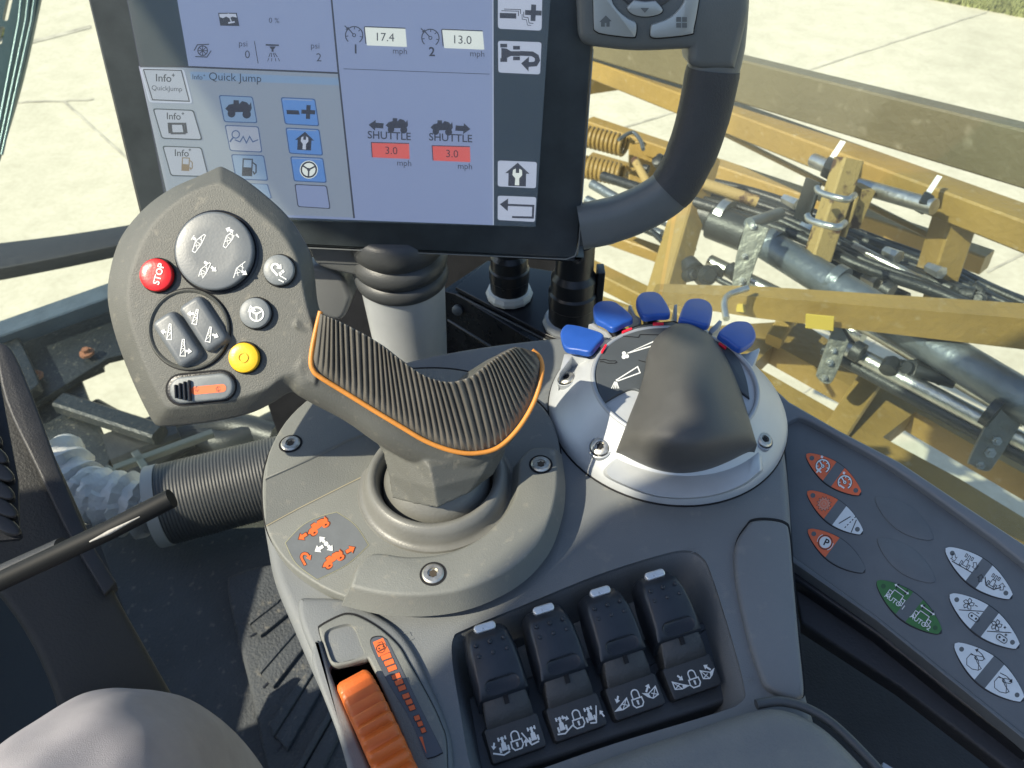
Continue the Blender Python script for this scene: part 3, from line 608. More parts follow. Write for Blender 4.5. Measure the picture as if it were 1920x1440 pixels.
# ---------------------------------------------------------------- the operator's knee
bm = bmesh.new(); kz = .50
cl = [atd(245, 1415, .46) + V((0, .0, 0))]
Kc = onz(145, 1585, .485)
path = [Kc + V((.02, .03, -.30)), Kc + V((.012, .045, -.15)), Kc + V((.004, .040, -.06)), Kc + V((0, .018, -.012)), Kc + V((.0, -.03, .003)), Kc + V((-.004, -.10, .008)), Kc + V((-.01, -.24, .02))]
path = crv3(path, 8); rad = []
for i in range(len(path)):
    f = i / (len(path) - 1); rad.append(.058 + .022 * min(1, f * 1.5))
tube_bm(bm, path, rad, 56)
for v in bm.verts:
    q = v.co; v.co += V((0, 0, 1)) * (.0026 * math.sin(q.x * 60 + q.y * 90) + .0016 * math.sin(q.x * 150 - q.y * 60) + .0009 * math.sin(q.x * 320 + q.y * 210)) 
leg = link_bm('person', bm, TROUSER, sharp=80); setp(leg, 'knee and thigh of a seated person in light grey cloth trousers', 'person')
ss = leg.modifiers.new('s', 'SUBSURF'); ss.levels = ss.render_levels = 1
# ---------------------------------------------------------------- monitor
MX = V((.9985, -.037, -.037)).normalized(); Dn = (F * .559 - U * .829); MN = MX.cross(-Dn).normalized()
mf = Fr(atd(640, 300, .475), MN, MX)
mon = thing('display_terminal', 'black framed touchscreen terminal showing menu tiles and speed values, grip handle on its right side', 'display', mf.at(830, 475, 0))
BEZ = mat('bezel_gloss', (.034, .041, .044), .34, 0, .05, 900, .2, 40, spec=.25)
body = crv([(148, -60, 'c'), (1118, -60, 'c'), (1113, 90, 'c'), (1086, 462), (1076, 485), (1060, 488), (600, 467), (300, 452), (272, 440), (262, 410, 'c')], 4)
slab('housing', mf, body, -.002, -.028, BLACKP, mon, bev=.003)
edge = crv([(152, -60, 'c'), (1114, -60, 'c'), (1109, 90, 'c'), (1083, 460), (1074, 481), (1058, 484), (600, 463), (302, 448), (276, 437), (267, 410, 'c')], 4)
slab('bezel', mf, edge, .001, -.004, BEZ, mon, bev=.001)
fin = D(mf, .0012); fin.line([(1112, 92), (1085, 461), (1078, 480), (1062, 486), (800, 475), (500, 461)], 2.2, mat('bezel_trim', (.16, .17, .17), .4)); fin.build('bezel_trim', mon)
# screen content: lit panels emit
def hazed(name, c, s=1.0, base=.13):       # lit display pixels, grey base stands in for glare
    m = mat(name, c, .30, 0, 0, emit=s, spec=.4); m.node_tree.nodes['Principled BSDF'].inputs['Base Color'].default_value = (base, base, base, 1); return m
SBG = hazed('screen_panel', (.25, .29, .53), .44); SLEFT = hazed('screen_panel_left', (.27, .30, .42), .42); SDK = hazed('screen_dark', (.012, .018, .032), 1, .04)
SWH = hazed('screen_white', (.36, .37, .50), .65); SBL = hazed('screen_blue', (.065, .16, .44), .65); SBE = hazed('screen_blue_edge', (.03, .06, .16), .8, .04); SINK = hazed('screen_ink', (.02, .02, .035), 1, .03)
SRD = hazed('screen_red', (.46, .055, .05), .75); SGR = hazed('screen_tile', (.30, .31, .42), .55); SLB = hazed('screen_title', (.15, .22, .38), .6); SFD = hazed('screen_field', (.50, .50, .50), .8)
s = D(mf, .0012)
s.poly([(226, -60), (1036, -60), (1004, 425), (315, 405)], SDK)
s.poly([(322, -60), (924, -60), (925, 422), (380, 402), (354, 126)], SBG)
s.poly([(260, 124), (634, 136), (664, 408), (320, 395)], SLEFT)
s.line([(262, 124), (345, 125), (634, 137)], 3.4, SINK); s.line([(616, -60), (634, 130), (664, 409)], 3.4, SINK)
s.line([(644, 129), (918, 139)], 1.2, SINK); s.line([(924, -60), (925, 422)], 2, SWH)
s.poly([(356, 134), (634, 146), (636, 160), (358, 149)], SLB)
s.build('screen', mon)
def tx(d, t, x, y, sz, m=SINK, a=.045, b=0., al='c'): d.text(t, x, y, sz, m, a, b, al, slant=(-.06, 0))
g = D(mf, .0016)
tx(g, 'Info⁺', 373, 149, 13, al='c'); tx(g, 'Quick Jump', 441, 152, 21)
tx(g, '0 %', 514, 43, 14); tx(g, 'psi', 456, 87, 16); tx(g, '0', 464, 109, 21); tx(g, 'psi', 591, 91, 16); tx(g, '2', 598, 115, 22)
g.line([(477, 77), (484, 119)], 1.5, SINK)
for k in range(1): 
    for (cx, cy, n_) in ((380, 95, 0),):
        g.circle(cx, cy, 9, SINK, w=2)
        for a in range(8): g.line([(cx, cy), (cx + 9 * math.cos(a * .785), cy + 9 * math.sin(a * .785))], 1.6, SINK)
        g.line([(364, 95), (370, 84), (392, 83)], 2, SINK); g.line([(366, 106), (388, 107), (396, 95)], 2, SINK)
g.line([(498, 84), (523, 85)], 3, SINK); g.poly([(505, 87), (517, 87), (514, 92), (508, 92)], SINK); g.line([(511, 92), (511, 97)], 4, SINK)
for dx in (-8, -3, 3, 8): g.line([(511 + dx * .5, 99), (512 + dx, 107)], 1.5, SINK); g.line([(513 + dx * 1.1, 109), (513 + dx * 1.4, 115)], 1.3, SINK)
g.poly([(409, 24), (444, 24), (449, 49), (413, 48)], SINK); g.poly([(411, 26), (442, 26), (444, 33), (436, 31), (430, 34), (424, 31), (418, 34), (412, 32)], SWH); g.line([(428, 25), (434, 42)], 2, SWH); g.line([(428, 43), (440, 41)], 3, SWH)
g.build('pressure_readouts', mon); g = D(mf, .0016)
for (x, y, n_, v, fx) in ((664, 66, '1', '17.4', 722), (807, 71, '2', '13.0', 867)):
    sym(g, aff(x, y, 36, .045), 'gauge', SINK, 2); g.arrow((x - 18, y - 18), (x - 10, y - 10), 2, SINK, 5); tx(g, n_, x + 3, y + 34, 24, b=.02)
    g.poly([(fx - 38, y - 15), (fx + 38, y - 12), (fx + 41, y + 22), (fx - 34, y + 19)], SFD); g.line([(fx - 38, y - 16), (fx + 38, y - 13)], 2, SINK); g.line([(fx - 39, y - 16), (fx - 36, y + 16)], 2, SINK)
    tx(g, v, fx + 1, y + 11, 22); tx(g, 'mph', fx + 28, y + 35, 16)
g.build('speed_readouts', mon); g = D(mf, .0016)
for (x, y, d_) in ((736, 237, -1), (840, 241, 1)):
    if d_ < 0: g.arrow((719, 236), (691, 234), 10, SINK, 13); sym(g, aff(744, 236, 42, .045), 'sprayer', SINK, 1.5)
    else: g.arrow((854, 240), (882, 242), 10, SINK, 13); sym(g, aff(828, 240, 42, .045), 'sprayer', SINK, 1.5)
    cx = 730 if d_ < 0 else 845; cy = 261 if d_ < 0 else 265; tx(g, 'SHUTTLE', cx, cy, 20, b=.015)
    x0 = 732 if d_ < 0 else 846; y0 = 283 if d_ < 0 else 289
    g.poly([(x0 - 36, y0 - 16), (x0 + 35, y0 - 14), (x0 + 36, y0 + 15), (x0 - 34, y0 + 12)], SRD); g.line([(x0 - 36, y0 - 16), (x0 + 35, y0 - 14)], 1.6, SINK); g.line([(x0 - 36, y0 - 16), (x0 - 34, y0 + 12)], 1.6, SINK)
    tx(g, '3.0', x0 + 2, y0 + 6, 20); tx(g, 'mph', x0 + 26, y0 + 28, 16)
g.build('shuttle_readouts', mon)
def tile(Q, fill, draw=None, edge=SBE, lab=None, name='menu_tile'):
    t = D(mf, .0016); cx = sum(q[0] for q in Q) / 4; cy = sum(q[1] for q in Q) / 4; f = quadmap(Q)
    r = [f(a, b) for a, b in rrect(.5, .5, 1, 1, .07, n=3)]; t.poly(r, edge); r2 = [f(a, b) for a, b in rrect(.5, .5, .94, .93, .06, n=3)]; t.poly(r2, fill)
    if fill is SBL: t.line([f(.06, .12), f(.07, .07), f(.9, .07)], 1.2, SGR)
    if draw: draw(t, cx, cy)
    t.build(name, mon, lab)
def Q(x, y, w_, h_, sk=8): return [(x, y), (x + w_, y + w_ * .045), (x + w_ + sk, y + h_ + w_ * .045), (x + sk, y + h_)]
tile([(262, 127), (345, 130), (361, 194), (280, 192)], SGR, lambda t, x, y: (t.line([(269, 130), (340, 132), (355, 190), (286, 187), (269, 130)], 2, SINK), tx(t, 'Info', 307, 153, 20, b=.01), sym(t, aff(325, 141, 6), 'plus', SINK, 1), tx(t, 'QuickJump', 313, 170, 13)), edge=SWH, lab='quick jump menu tile')
def trk(t, x, y): tx(t, 'Info', 326, 224, 18, b=.01); sym(t, aff(343, 213, 5), 'plus', SINK, 1); t.line([(320, 232), (343, 232), (346, 250), (322, 250)], 4, SINK, True); t.line([(316, 230), (318, 250)], 4, SINK); t.line([(347, 230), (350, 250)], 4, SINK)
tile([(286, 203), (363, 206), (380, 263), (303, 260)], SGR, trk, edge=SDK, lab='truck info tile')
tile([(304, 273), (378, 276), (392, 332), (320, 330)], SGR, lambda t, x, y: (tx(t, 'Info', 341, 293, 18, b=.01), sym(t, aff(356, 281, 5), 'plus', SINK, 1), sym(t, aff(352, 308, 26, .05), 'pump', mat('pump_brown', (.10, .07, .05), .4, emit=.8), 2)), edge=SDK, lab='fuel info tile')
tile([(410, 178), (474, 181), (483, 231), (420, 229)], SLB, lambda t, x, y: sym(t, aff(447, 205, 50, .05), 'sprayer', SINK, 2), lab='machine tile')
tile([(421, 234), (485, 237), (492, 286), (431, 283)], SGR, lambda t, x, y: (t.circle(442, 252, 7, SBE, w=2), t.line([(437, 258), (431, 266)], 3, SBE), t.line([(440, 262), (450, 266), (456, 256), (462, 268), (468, 256), (474, 266), (484, 262)], 2, SBE)), lab='diagnostic tile')
tile([(433, 289), (495, 291), (503, 339), (442, 336)], SLB, lambda t, x, y: sym(t, aff(469, 314, 34, .05), 'pump', SINK, 2.5), lab='fuel tile')
tile([(446, 343), (502, 345), (510, 372), (452, 370)], SLB)
tile([(526, 182), (591, 185), (599, 237), (534, 233)], SBL, lambda t, x, y: (t.poly([(537, 206), (560, 207), (562, 215), (538, 214)], SINK), sym(t, aff(578, 210, 26, .05), 'plus', SINK, 2)), lab='minus plus tile')
tile([(535, 239), (599, 242), (606, 292), (542, 288)], SBL, lambda t, x, y: sym(t, aff(571, 265, 36, .05), 'house', SINK, 2, SWH), lab='service tile')
tile([(544, 293), (606, 296), (613, 343), (551, 340)], SBL, lambda t, x, y: (t.circle(579, 318, 17, SFD), sym(t, aff(579, 318, 32, .05), 'wheel', SINK, 3)), lab='steering tile')
tile([(552, 345), (613, 348), (620, 392), (558, 388)], SBG, edge=SINK, lab='empty tile')
def rt1(t, x, y):
    t.poly([(937, 24), (968, 25), (968, 35), (937, 34)], SINK); t.line([(940, 20), (972, 21), (972, 30)], 1.5, SINK); t.line([(945, 17), (976, 18), (976, 26)], 1.5, SINK)
    sym(t, aff(1000, 24, 31, .045), 'plus', SINK, 2); t.line([(982, 22), (982, 32), (990, 33), (992, 43), (1000, 44)], 1.5, SINK); t.line([(979, 26), (979, 36), (987, 37), (989, 47), (996, 48)], 1.2, SINK)
tile([(931, -40), (1020, -36), (1018, 61), (931, 57)], SWH, rt1, edge=SDK, lab='minus plus key')
def rt2(t, x, y):
    for a in ((938, 82), (938, 109), (962, 86), (962, 106)): t.poly([(a[0], a[1]), (a[0] + 13, a[1]), (a[0] + 13, a[1] + 7), (a[0], a[1] + 7)], SINK)
    t.poly([(940, 90), (950, 91), (958, 96), (975, 96), (975, 105), (958, 105), (950, 109), (940, 109)], SINK)
    t.line([(975, 100), (998, 101), (1006, 106), (1008, 113), (1004, 120), (990, 121)], 9, SINK); t.poly([(977, 119), (992, 106), (991, 134)], SINK)
tile([(931, 74), (1018, 77), (1015, 142), (932, 138)], SWH, rt2, edge=SDK, lab='machine turn key')
tile([(931, 299), (1009, 302), (1007, 355), (931, 351)], SWH, lambda t, x, y: sym(t, aff(970, 328, 46, .03), 'house', SINK, 2, SFD), edge=SDK, lab='service key')
def rt4(t, x, y): t.line([(950, 384), (1000, 386), (999, 408), (960, 407)], 4, SINK); t.poly([(937, 383), (953, 372), (952, 396)], SINK)
tile([(931, 365), (1008, 368), (1005, 418), (931, 414)], SWH, rt4, edge=SDK, lab='return key')
slab('screen_haze', mf, [(262, 120), (228, -60), (1036, -60), (1004, 426), (318, 408)], .0030, .0026, glass_mat(.02, .11), mon)  # added sheet, its diffuse haze stands in for glare on the display
# handle on the right of the terminal
HG = mat('handle_grey', (.10, .11, .108), .42, 0, .3, 1200, .06, 30)
HP = mat('handle_pad', (.036, .039, .040), .6, 0, .7, 1000, .1, 60)
hf = Fr(mf.at(1100, 440, 0), MN, MX)
hc = [(1088, 425), (1150, 412), (1215, 385), (1262, 350), (1295, 290), (1318, 220), (1335, 140), (1348, 70), (1354, -60)]
hw = [.0150, .0145, .0145, .0145, .0150, .0152, .0152, .0150, .0150]
P = crv3([hf.at(x, y, .0) for x, y in hc], 6); rw = [hw[min(8, i // 6)] for i in range(len(P))]
bm = bmesh.new(); rings = []
for i, p in enumerate(P):
    tt = (P[min(i + 1, len(P) - 1)] - P[max(i - 1, 0)]).normalized(); a = tt.cross(MN).normalized(); r_ = rw[i]
    rings.append([p + a * (math.copysign(abs(math.cos(q)) ** .75, math.cos(q)) * r_) + MN * (math.copysign(abs(math.sin(q)) ** .7, math.sin(q)) * .012) for q in [2 * math.pi * k / 28 for k in range(28)]])
loft_bm(bm, rings); link_bm('handle_frame', bm, HG, mon, sharp=60)
bm = bmesh.new(); rings = []
for i in range(17, 38):
    p = P[i]; tt = (P[i + 1] - P[i - 1]).normalized(); a = tt.cross(MN).normalized(); r_ = (rw[i] + .0006) * (.97 if i in (17, 37) else 1)
    rings.append([p + a * (math.copysign(abs(math.cos(q)) ** .75, math.cos(q)) * r_) + MN * (math.copysign(abs(math.sin(q)) ** .7, math.sin(q)) * .0126) for q in [2 * math.pi * k / 28 for k in range(28)]])
loft_bm(bm, rings); link_bm('grip_pad', bm, HP, mon, sharp=60)
kp = crv([(1080, -60, 'c'), (1404, -60, 'c'), (1406, 10), (1403, 40), (1380, 132, 'c'), (1300, 128), (1292, 94, 'c'), (1200, 98), (1130, 92), (1100, 86), (1088, 74), (1084, 50)], 4)
slab('keypad_housing', hf, kp, .014, -.010, HG, mon, bev=.005)
KB = mat('keypad_silver', (.34, .37, .37), .4, .3, .1, 2000, .05, 60)
def key(pts, glyph=None, lab=None):
    slab('key_gap', hf, pts, .0145, .012, GAP, mon)
    o = slab('key', hf, [(x * .97 + sum(p[0] for p in pts) / len(pts) * .03, y * .95 + sum(p[1] for p in pts) / len(pts) * .05) for x, y in pts], .0165, .0138, KB, mon, bev=.0008, segs=2, label=lab)
    if glyph: d = D(hf, .0167); glyph(d); d.build('glyph', o)
key(crv([(1110, -60, 'c'), (1140, -60, 'c'), (1146, -4), (1160, 20), (1180, 36), (1192, 42), (1195, 50), (1193, 68), (1185, 72), (1140, 67), (1116, 60), (1112, 40)], 3), lambda d: (d.poly([(1124, 41), (1136, 29), (1147, 40), (1143, 40), (1143, 50), (1137, 50), (1137, 43), (1134, 43), (1134, 50), (1127, 50), (1127, 41)], GRINK)), 'silver home key')
key(crv([(1290, -60, 'c'), (1316, -60, 'c'), (1312, 0), (1302, 55), (1296, 66), (1240, 73), (1222, 72), (1218, 66), (1220, 50), (1226, 46), (1256, 34), (1278, 12), (1286, -10)], 3), lambda d: [d.poly([(1268 + 11 * a, 32 + 11 * b), (1277 + 11 * a, 32 + 11 * b), (1277 + 11 * a, 41 + 11 * b), (1268 + 11 * a, 41 + 11 * b)], GRINK) for a in (0, 1) for b in (0, 1)], 'silver menu key with four squares')
key(crv([(1175, 16), (1186, 2), (1190, 0, 'c'), (1210, 3), (1230, 1, 'c'), (1244, 18), (1236, 28), (1210, 33), (1186, 28)], 3), lambda d: d.poly([(1201, 15), (1217, 15), (1209, 24)], GRINK), 'silver down key')
slab('dial_pad', hf, circ(1212, -40, 62, 58, 32), .0152, .012, mat('dial_pad', (.05, .055, .06), .5), mon, bev=.001)
# ---------------------------------------------------------------- armrest console
zt = Fr((0, 0, .660), (0, 0, 1))
con = thing('armrest_console', 'grey grained plastic armrest console with a round joystick plate and recessed lever bay', 'console', onz(1000, 1000, .60))
sh = crv([(486, 905), (494, 860), (515, 815), (560, 765), (620, 722), (700, 690), (800, 664), (900, 646), (1000, 633), (1100, 625), (1250, 625), (1360, 650), (1430, 700), (1462, 770), (1476, 850), (1484, 930), (1492, 1050), (1503, 1180), (1514, 1290), (1530, 1345, 'c'), (1530, 1600, 'c'), (750, 1600, 'c'), (700, 1500), (655, 1400), (622, 1335), (586, 1260), (548, 1172), (512, 1085), (497, 1010), (488, 950)], 5)
bay = crv([(850, 1196), (872, 1180), (980, 1135), (1120, 1078), (1240, 1040), (1290, 1032), (1318, 1046), (1335, 1080), (1370, 1190), (1396, 1290), (1388, 1318), (1340, 1338), (1150, 1395), (960, 1460), (900, 1470), (880, 1430), (862, 1330), (848, 1240)], 5)
slot = crv([(618, 1250), (640, 1242), (690, 1232), (708, 1245), (760, 1350), (806, 1480, 'c'), (700, 1480, 'c'), (655, 1370), (622, 1290)], 4)
slab('shell', zt, sh, 0, -.11, SHELL, con, bev=.006, segs=4, holes=[bay, slot], hole_depth=.003)
# lever bay: sloping soft sided recess
def lerp2(P, c, f): return [(p[0] + (c[0] - p[0]) * f, p[1] + (c[1] - p[1]) * f) for p in P]
bc = (1120, 1260)
bay2 = [zt.at(x, y, -.0005) for x, y in bay]; cc = zt.at(*bc, 0)
rings = [[p + (cc - p) * a + V((0, 0, z)) for p in bay2] for a, z in ((-.012, .0), (.0, -.0012), (.02, -.0035), (.05, -.009), (.085, -.017), (.115, -.025), (.14, -.030))]
loft('lever_bay', rings, SHELL, con, cap0=False, sharp=60)
# thumb wheel slot walls
sl = [zt.at(x, y, -.0005) for x, y in slot]
loft('wheel_slot', [sl, [p + V((0, 0, -.03)) for p in sl]], GAP, con, cap0=False, sharp=60)
# round plate
pf = Fr((0, 0, .668), (0, 0, 1))
pl = crv([(492, 905), (496, 975), (512, 1018), (545, 1060), (600, 1098), (655, 1121), (720, 1131), (800, 1132), (880, 1118), (950, 1086), (1010, 1030), (1042, 965), (1052, 890), (1046, 820), (1020, 765), (960, 722), (870, 695), (790, 690), (700, 702), (610, 738), (545, 788), (505, 850)], 5)
slab('gap_ring', zt, lerp2(pl, (772, 905), -.007), .0006, -.001, GAP, con)
slab('joystick_plate', pf, pl, .000, -.0078, PLATE, con, bev=.0012)
# raised left segment with sloping facet
pr = Fr((0, 0, .679), (0, 0, 1))
segA = crv([(497, 898, 'c'), (503, 850), (535, 790), (585, 742), (640, 712), (720, 692, 'c'), (790, 740, 'c'), (724, 800, 'c'), (650, 826, 'c'), (578, 862, 'c')], 4)
slab('raised_segment', pr, segA, 0, -.012, PLATE, con, bev=.0012)
bm = bmesh.new(); q = [bm.verts.new(p) for p in (pr.at(499, 898, -.001), pr.at(578, 863, -.001), pr.at(650, 827, -.001), pr.at(724, 801, -.001), pf.at(742, 862, .0002), pf.at(640, 912, .0002), pf.at(560, 952, .0002), pf.at(498, 985, .0002))]
for a, b, c, d in ((0, 1, 6, 7), (1, 2, 5, 6), (2, 3, 4, 5)): bm.faces.new((q[a], q[b], q[c], q[d]))
lo_ = [bm.verts.new(v.co - V((0, 0, .006))) for v in (q[0], q[7])]; bm.faces.new((q[0], q[7], lo_[1], lo_[0]))
link_bm('sloping_facet', bm, PLATE, con, sharp=20)
segB = crv([(1042, 838, 'c'), (1047, 890), (1040, 945), (1014, 1010), (960, 1064), (880, 1102), (800, 1116), (720, 1114), (655, 1100, 'c'), (668, 1060, 'c'), (690, 1040), (712, 1035), (770, 1042), (840, 1034), (905, 1003), (950, 955), (968, 915), (972, 870), (978, 855), (1000, 838)], 5)
slab('raised_segment', pr, segB, 0, -.012, PLATE, con, bev=.0022, flare=.0045)
# screws on the plate
def screw(fr, x, y, r, parent=con, m=SCREWM):
    P = fr.at(x, y, 0); f = Lo(P, fr.n)
    slab('screw_seat', f, circ(0, 0, r * 1.22, n=28), .0002, -.001, GAP, parent)
    o = lathe('screw', f, [(r, 0), (r, .0006), (r * .86, .0013), (r * .50, .0014), (r * .48, .0003)], m, parent, n=28)
    star = [(r * (.42 if k % 2 else .30) * math.cos(math.pi * k / 6), r * (.42 if k % 2 else .30) * math.sin(math.pi * k / 6)) for k in range(12)]
    slab('star_socket', f, star, .0006, .0, mat('socket_dirt', (.05, .038, .025), .6), o)
for x, y in ((545, 832), (1014, 871), (812, 1076)): screw(pr, x, y, .0054)
# icon sticker
d = D(pf, .0004); d.line([(499, 986), (560, 953), (640, 913), (742, 863)], 1.5, mat('tan_dust', (.36, .32, .22), .9)); d.build('dust_line', con)
stk = crv([(631, 961, 'c'), (665, 985), (690, 1022, 'c'), (650, 1058), (595, 1086, 'c'), (556, 1056), (536, 1018, 'c'), (565, 988), (595, 971)], 5)
d = D(pf, .0002); d.poly(lerp2(stk, (613, 1022), -.025), mat('sticker_edge', (.30, .29, .18), .5)); d.poly(lerp2(stk, (613, 1022), -.006), GAP); d.poly(stk, mat('sticker_grey', (.14, .15, .155), .4, 0, .1, 900, .05, 100))
OK_ = mat('dark_outline', (.10, .03, .012), .5)
for (cx, cy, sgn) in ((596, 988, -1), (624, 1050, 1)):
    sym(d, aff(cx, cy, 34, -.62, 1, 1.5), 'sprayer', OK_, 1.2); sym(d, aff(cx, cy, 30, -.62, 1, 1.52), 'sprayer', ORP, 1, OK_)
d.arrow((576, 1000), (558, 1012), 8, OK_, 11); d.arrow((575, 1001), (560, 1011), 6, ORP, 9)
d.arrow((648, 1036), (667, 1025), 8, OK_, 11); d.arrow((649, 1035), (665, 1026), 6, ORP, 9)
sym(d, aff(573, 1046, 24, -.5), 'uturn', OK_, 6); sym(d, aff(573, 1046, 23, -.5), 'uturn', ORP, 4)
d.circle(611.5, 1019.5, 4.3, WHITE); d.arrow((608, 1016), (599, 1006), 6, WHITE, 9); d.arrow((606, 1024), (590, 1034), 6, WHITE, 10); d.arrow((615, 1023), (624, 1033), 6, WHITE, 9)
d.build('icon_sticker', con)
# fold in the shell below the plate, side trim plate, embossed marks
slab('shell_ledge', zt, crv([(560, 1122), (590, 1118), (650, 1122), (700, 1146), (742, 1174), (775, 1216), (810, 1288), (836, 1352), (850, 1420), (852, 1600, 'c'), (740, 1600, 'c'), (652, 1380), (594, 1245), (562, 1165)], 5), .0035, -.001, SHELL, con, bev=.003, holes=[slot], hole_depth=.004)
cov = crv([(598, 1182), (603, 1172), (638, 1154), (658, 1151), (682, 1159), (716, 1180), (748, 1210), (766, 1240), (800, 1300), (826, 1354), (838, 1408), (838, 1600, 'c'), (806, 1600, 'c'), (780, 1450), (740, 1345), (696, 1246), (684, 1236), (650, 1245), (622, 1246), (608, 1215)], 5)
slab('cover_gap', zt, lerp2(cov, (720, 1330), -.012), .0040, .002, GAP, con, holes=[crv([(606, 1188), (620, 1176), (650, 1168), (666, 1174), (680, 1204), (686, 1230), (650, 1243), (622, 1243), (609, 1214)], 5)], hole_depth=.001)
dish = crv([(608, 1190), (620, 1178), (650, 1170), (664, 1176), (676, 1204), (682, 1228), (650, 1240), (624, 1240), (612, 1214)], 5)
slab('wheel_cover', zt, cov, .0052, .002, PLATE, con, bev=.0012, holes=[dish], hole_depth=.0005)
dp = [zt.at(x, y, .0052) for x, y in dish]; dc = sum(dp, V()) / len(dp)
loft('thumb_dish', [[p + (dc - p) * a + V((0, 0, z)) for p in dp] for a, z in ((-.01, -.0002), (.02, -.0010), (.08, -.0030), (.18, -.0048), (.3, -.0052))], PLATE, con, sharp=80, cap0=False)
slab('dish_floor', zt, crv([(600, 1182), (620, 1168), (654, 1160), (676, 1170), (690, 1204), (692, 1236), (650, 1248), (618, 1247)], 4), -.0009, -.003, PLATE, con)
for (P, w_) in (([(754, 1188), (768, 1186), (770, 1192)], 1.2), ([(752, 1198), (764, 1202), (776, 1197)], 1.2), ([(1292, 1028), (1306, 1025)], 1.5), ([(1296, 1036), (1310, 1032)], 1.5), ([(1400, 1275), (1416, 1272)], 1.3), ([(1407, 1266), (1410, 1282)], 1.3)):
    e = D(zt, .0005); e.line(P, w_, mat('embossed_edge', (.16, .17, .17), .5)); e.build('embossed_mark', con)
panel = crv([(1400, 985), (1412, 975), (1440, 973), (1472, 980), (1482, 1000), (1490, 1090), (1500, 1200), (1509, 1290), (1502, 1306), (1484, 1308), (1442, 1290), (1425, 1260), (1400, 1180), (1380, 1080), (1380, 1020)], 5)
slab('panel_gap', zt, lerp2(panel, (1442, 1140), -.014), .0006, -.001, GAP, con)
slab('side_cover', zt, panel, .0035, -.001, SHELL, con, bev=.0022)
# scale sticker beside the thumb wheel
scf = Fr((0, 0, .6653), (0, 0, 1)); d = D(scf, .0001)
lab = crv([(696, 1200), (710, 1194), (722, 1198), (734, 1216), (790, 1330), (826, 1402), (826, 1412), (806, 1420), (796, 1414), (770, 1350), (728, 1280), (700, 1222)], 4)
d.poly(lerp2(lab, (760, 1305), -.02), GAP); d.poly(lab, mat('scale_label', (.075, .082, .095), .4))
d.poly([(699, 1204), (718, 1196), (731, 1222), (710, 1232)], ORP); T = aff(715, 1214, 20, -.45); sym(d, T, 'pill', OK_, 1.4); d.circle(714, 1216, 8, OK_, w=1.4); d.line([(708, 1206), (716, 1203), (722, 1214), (708, 1222)], 1.4, OK_)
ys = [1231, 1242, 1253, 1268, 1279, 1290, 1305, 1316, 1327, 1346, 1357, 1369]
for k, y in enumerate(ys):
    x = 724 + (y - 1231) * .505; w_ = 19 - k * .95; c, s_ = math.cos(-.36), math.sin(-.36)
    f = lambda a, b: (x + a * c - b * s_, y + a * s_ + b * c)
    d.poly([f(-w_ / 2 - .8, -5.3), f(w_ / 2 + .8, -5.3), f(w_ / 2 + .8, 5.3), f(-w_ / 2 - .8, 5.3)], GAP); d.poly([f(-w_ / 2, -4.6), f(w_ / 2, -4.6), f(w_ / 2, 4.6), f(-w_ / 2, 4.6)], ORP)
d.poly([(786, 1382), (792, 1381), (800, 1414)], ORP)
d.build('speed_scale', con)
# side wall shade lip on the left of the wheel
slab('wheel_lip', zt, crv([(588, 1206), (596, 1198), (602, 1210), (624, 1275), (664, 1370), (712, 1490), (720, 1600, 'c'), (690, 1600, 'c'), (640, 1400), (600, 1290), (584, 1235)], 4), .0068, .002, SHELL, con, bev=.002)
# ---------------------------------------------------------------- thumb wheel
run = (onz(764, 1490, .682) - onz(660, 1262, .682)).normalized(); axd = V((-run.y, run.x, 0)).normalized(); axd = axd if axd.x > 0 else -axd; Rw = .0445; wc = onz(712, 1375, .690) + V((0, 0, -Rw))
wt = thing('thumb_wheel', 'ribbed orange thumb wheel rising from its slot at the bottom of the console', 'wheel', wc)
bm = bmesh.new(); n = 240; rings = []
e1 = V((0, 0, 1)); e2 = axd.cross(e1).normalized()
for (o_, rr) in ((-.0080, .80), (-.0079, .95), (-.0071, .985), (-.0056, 1.0), (.0056, 1.0), (.0071, .985), (.0079, .95), (.0080, .80)):
    ring = []
    for k in range(n):
        a = 2 * math.pi * k / n; rip = .0030 * (.5 - .5 * math.cos(a * 46)) if rr > .9 else 0
        ring.append(wc + axd * o_ + (e1 * math.cos(a) + e2 * math.sin(a)) * (Rw * rr - rip))
    rings.append(ring)
loft_bm(bm, rings); link_bm('ribbed_tread', bm, WHEEL, wt, sharp=60)
tube('axle', [wc - axd * .014, wc + axd * .014], .006, BLACKP, wt)
# ---------------------------------------------------------------- bellows boot and ball under the joystick
JC = onz(820, 910, .668); JF = Lo(JC, (0, 0, 1))
JOY = thing('joystick', 'grey multifunction joystick with a button head and ribbed orange edged grip', 'joystick', JC)
lathe('collar', JF, [(.0440, .0), (.0436, .0012), (.0415, .0016), (.0402, .0035), (.0390, .0080), (.0370, .0120), (.0345, .0128), (.0325, .0110), (.0312, .0060), (.0305, .0008)], BOOT, JOY, n=80, capt=False, capb=False, sharp=60)
lathe('ball_boot', JF, [(.030, .0010), (.0292, .006), (.0272, .011), (.0240, .0155), (.0195, .019), (.012, .021)], BOOT, JOY, n=64, sharp=60)
lathe('shadow_gap', JF, [(.033, .0006), (.0285, .0012)], GAP, JOY, n=48, capt=False)
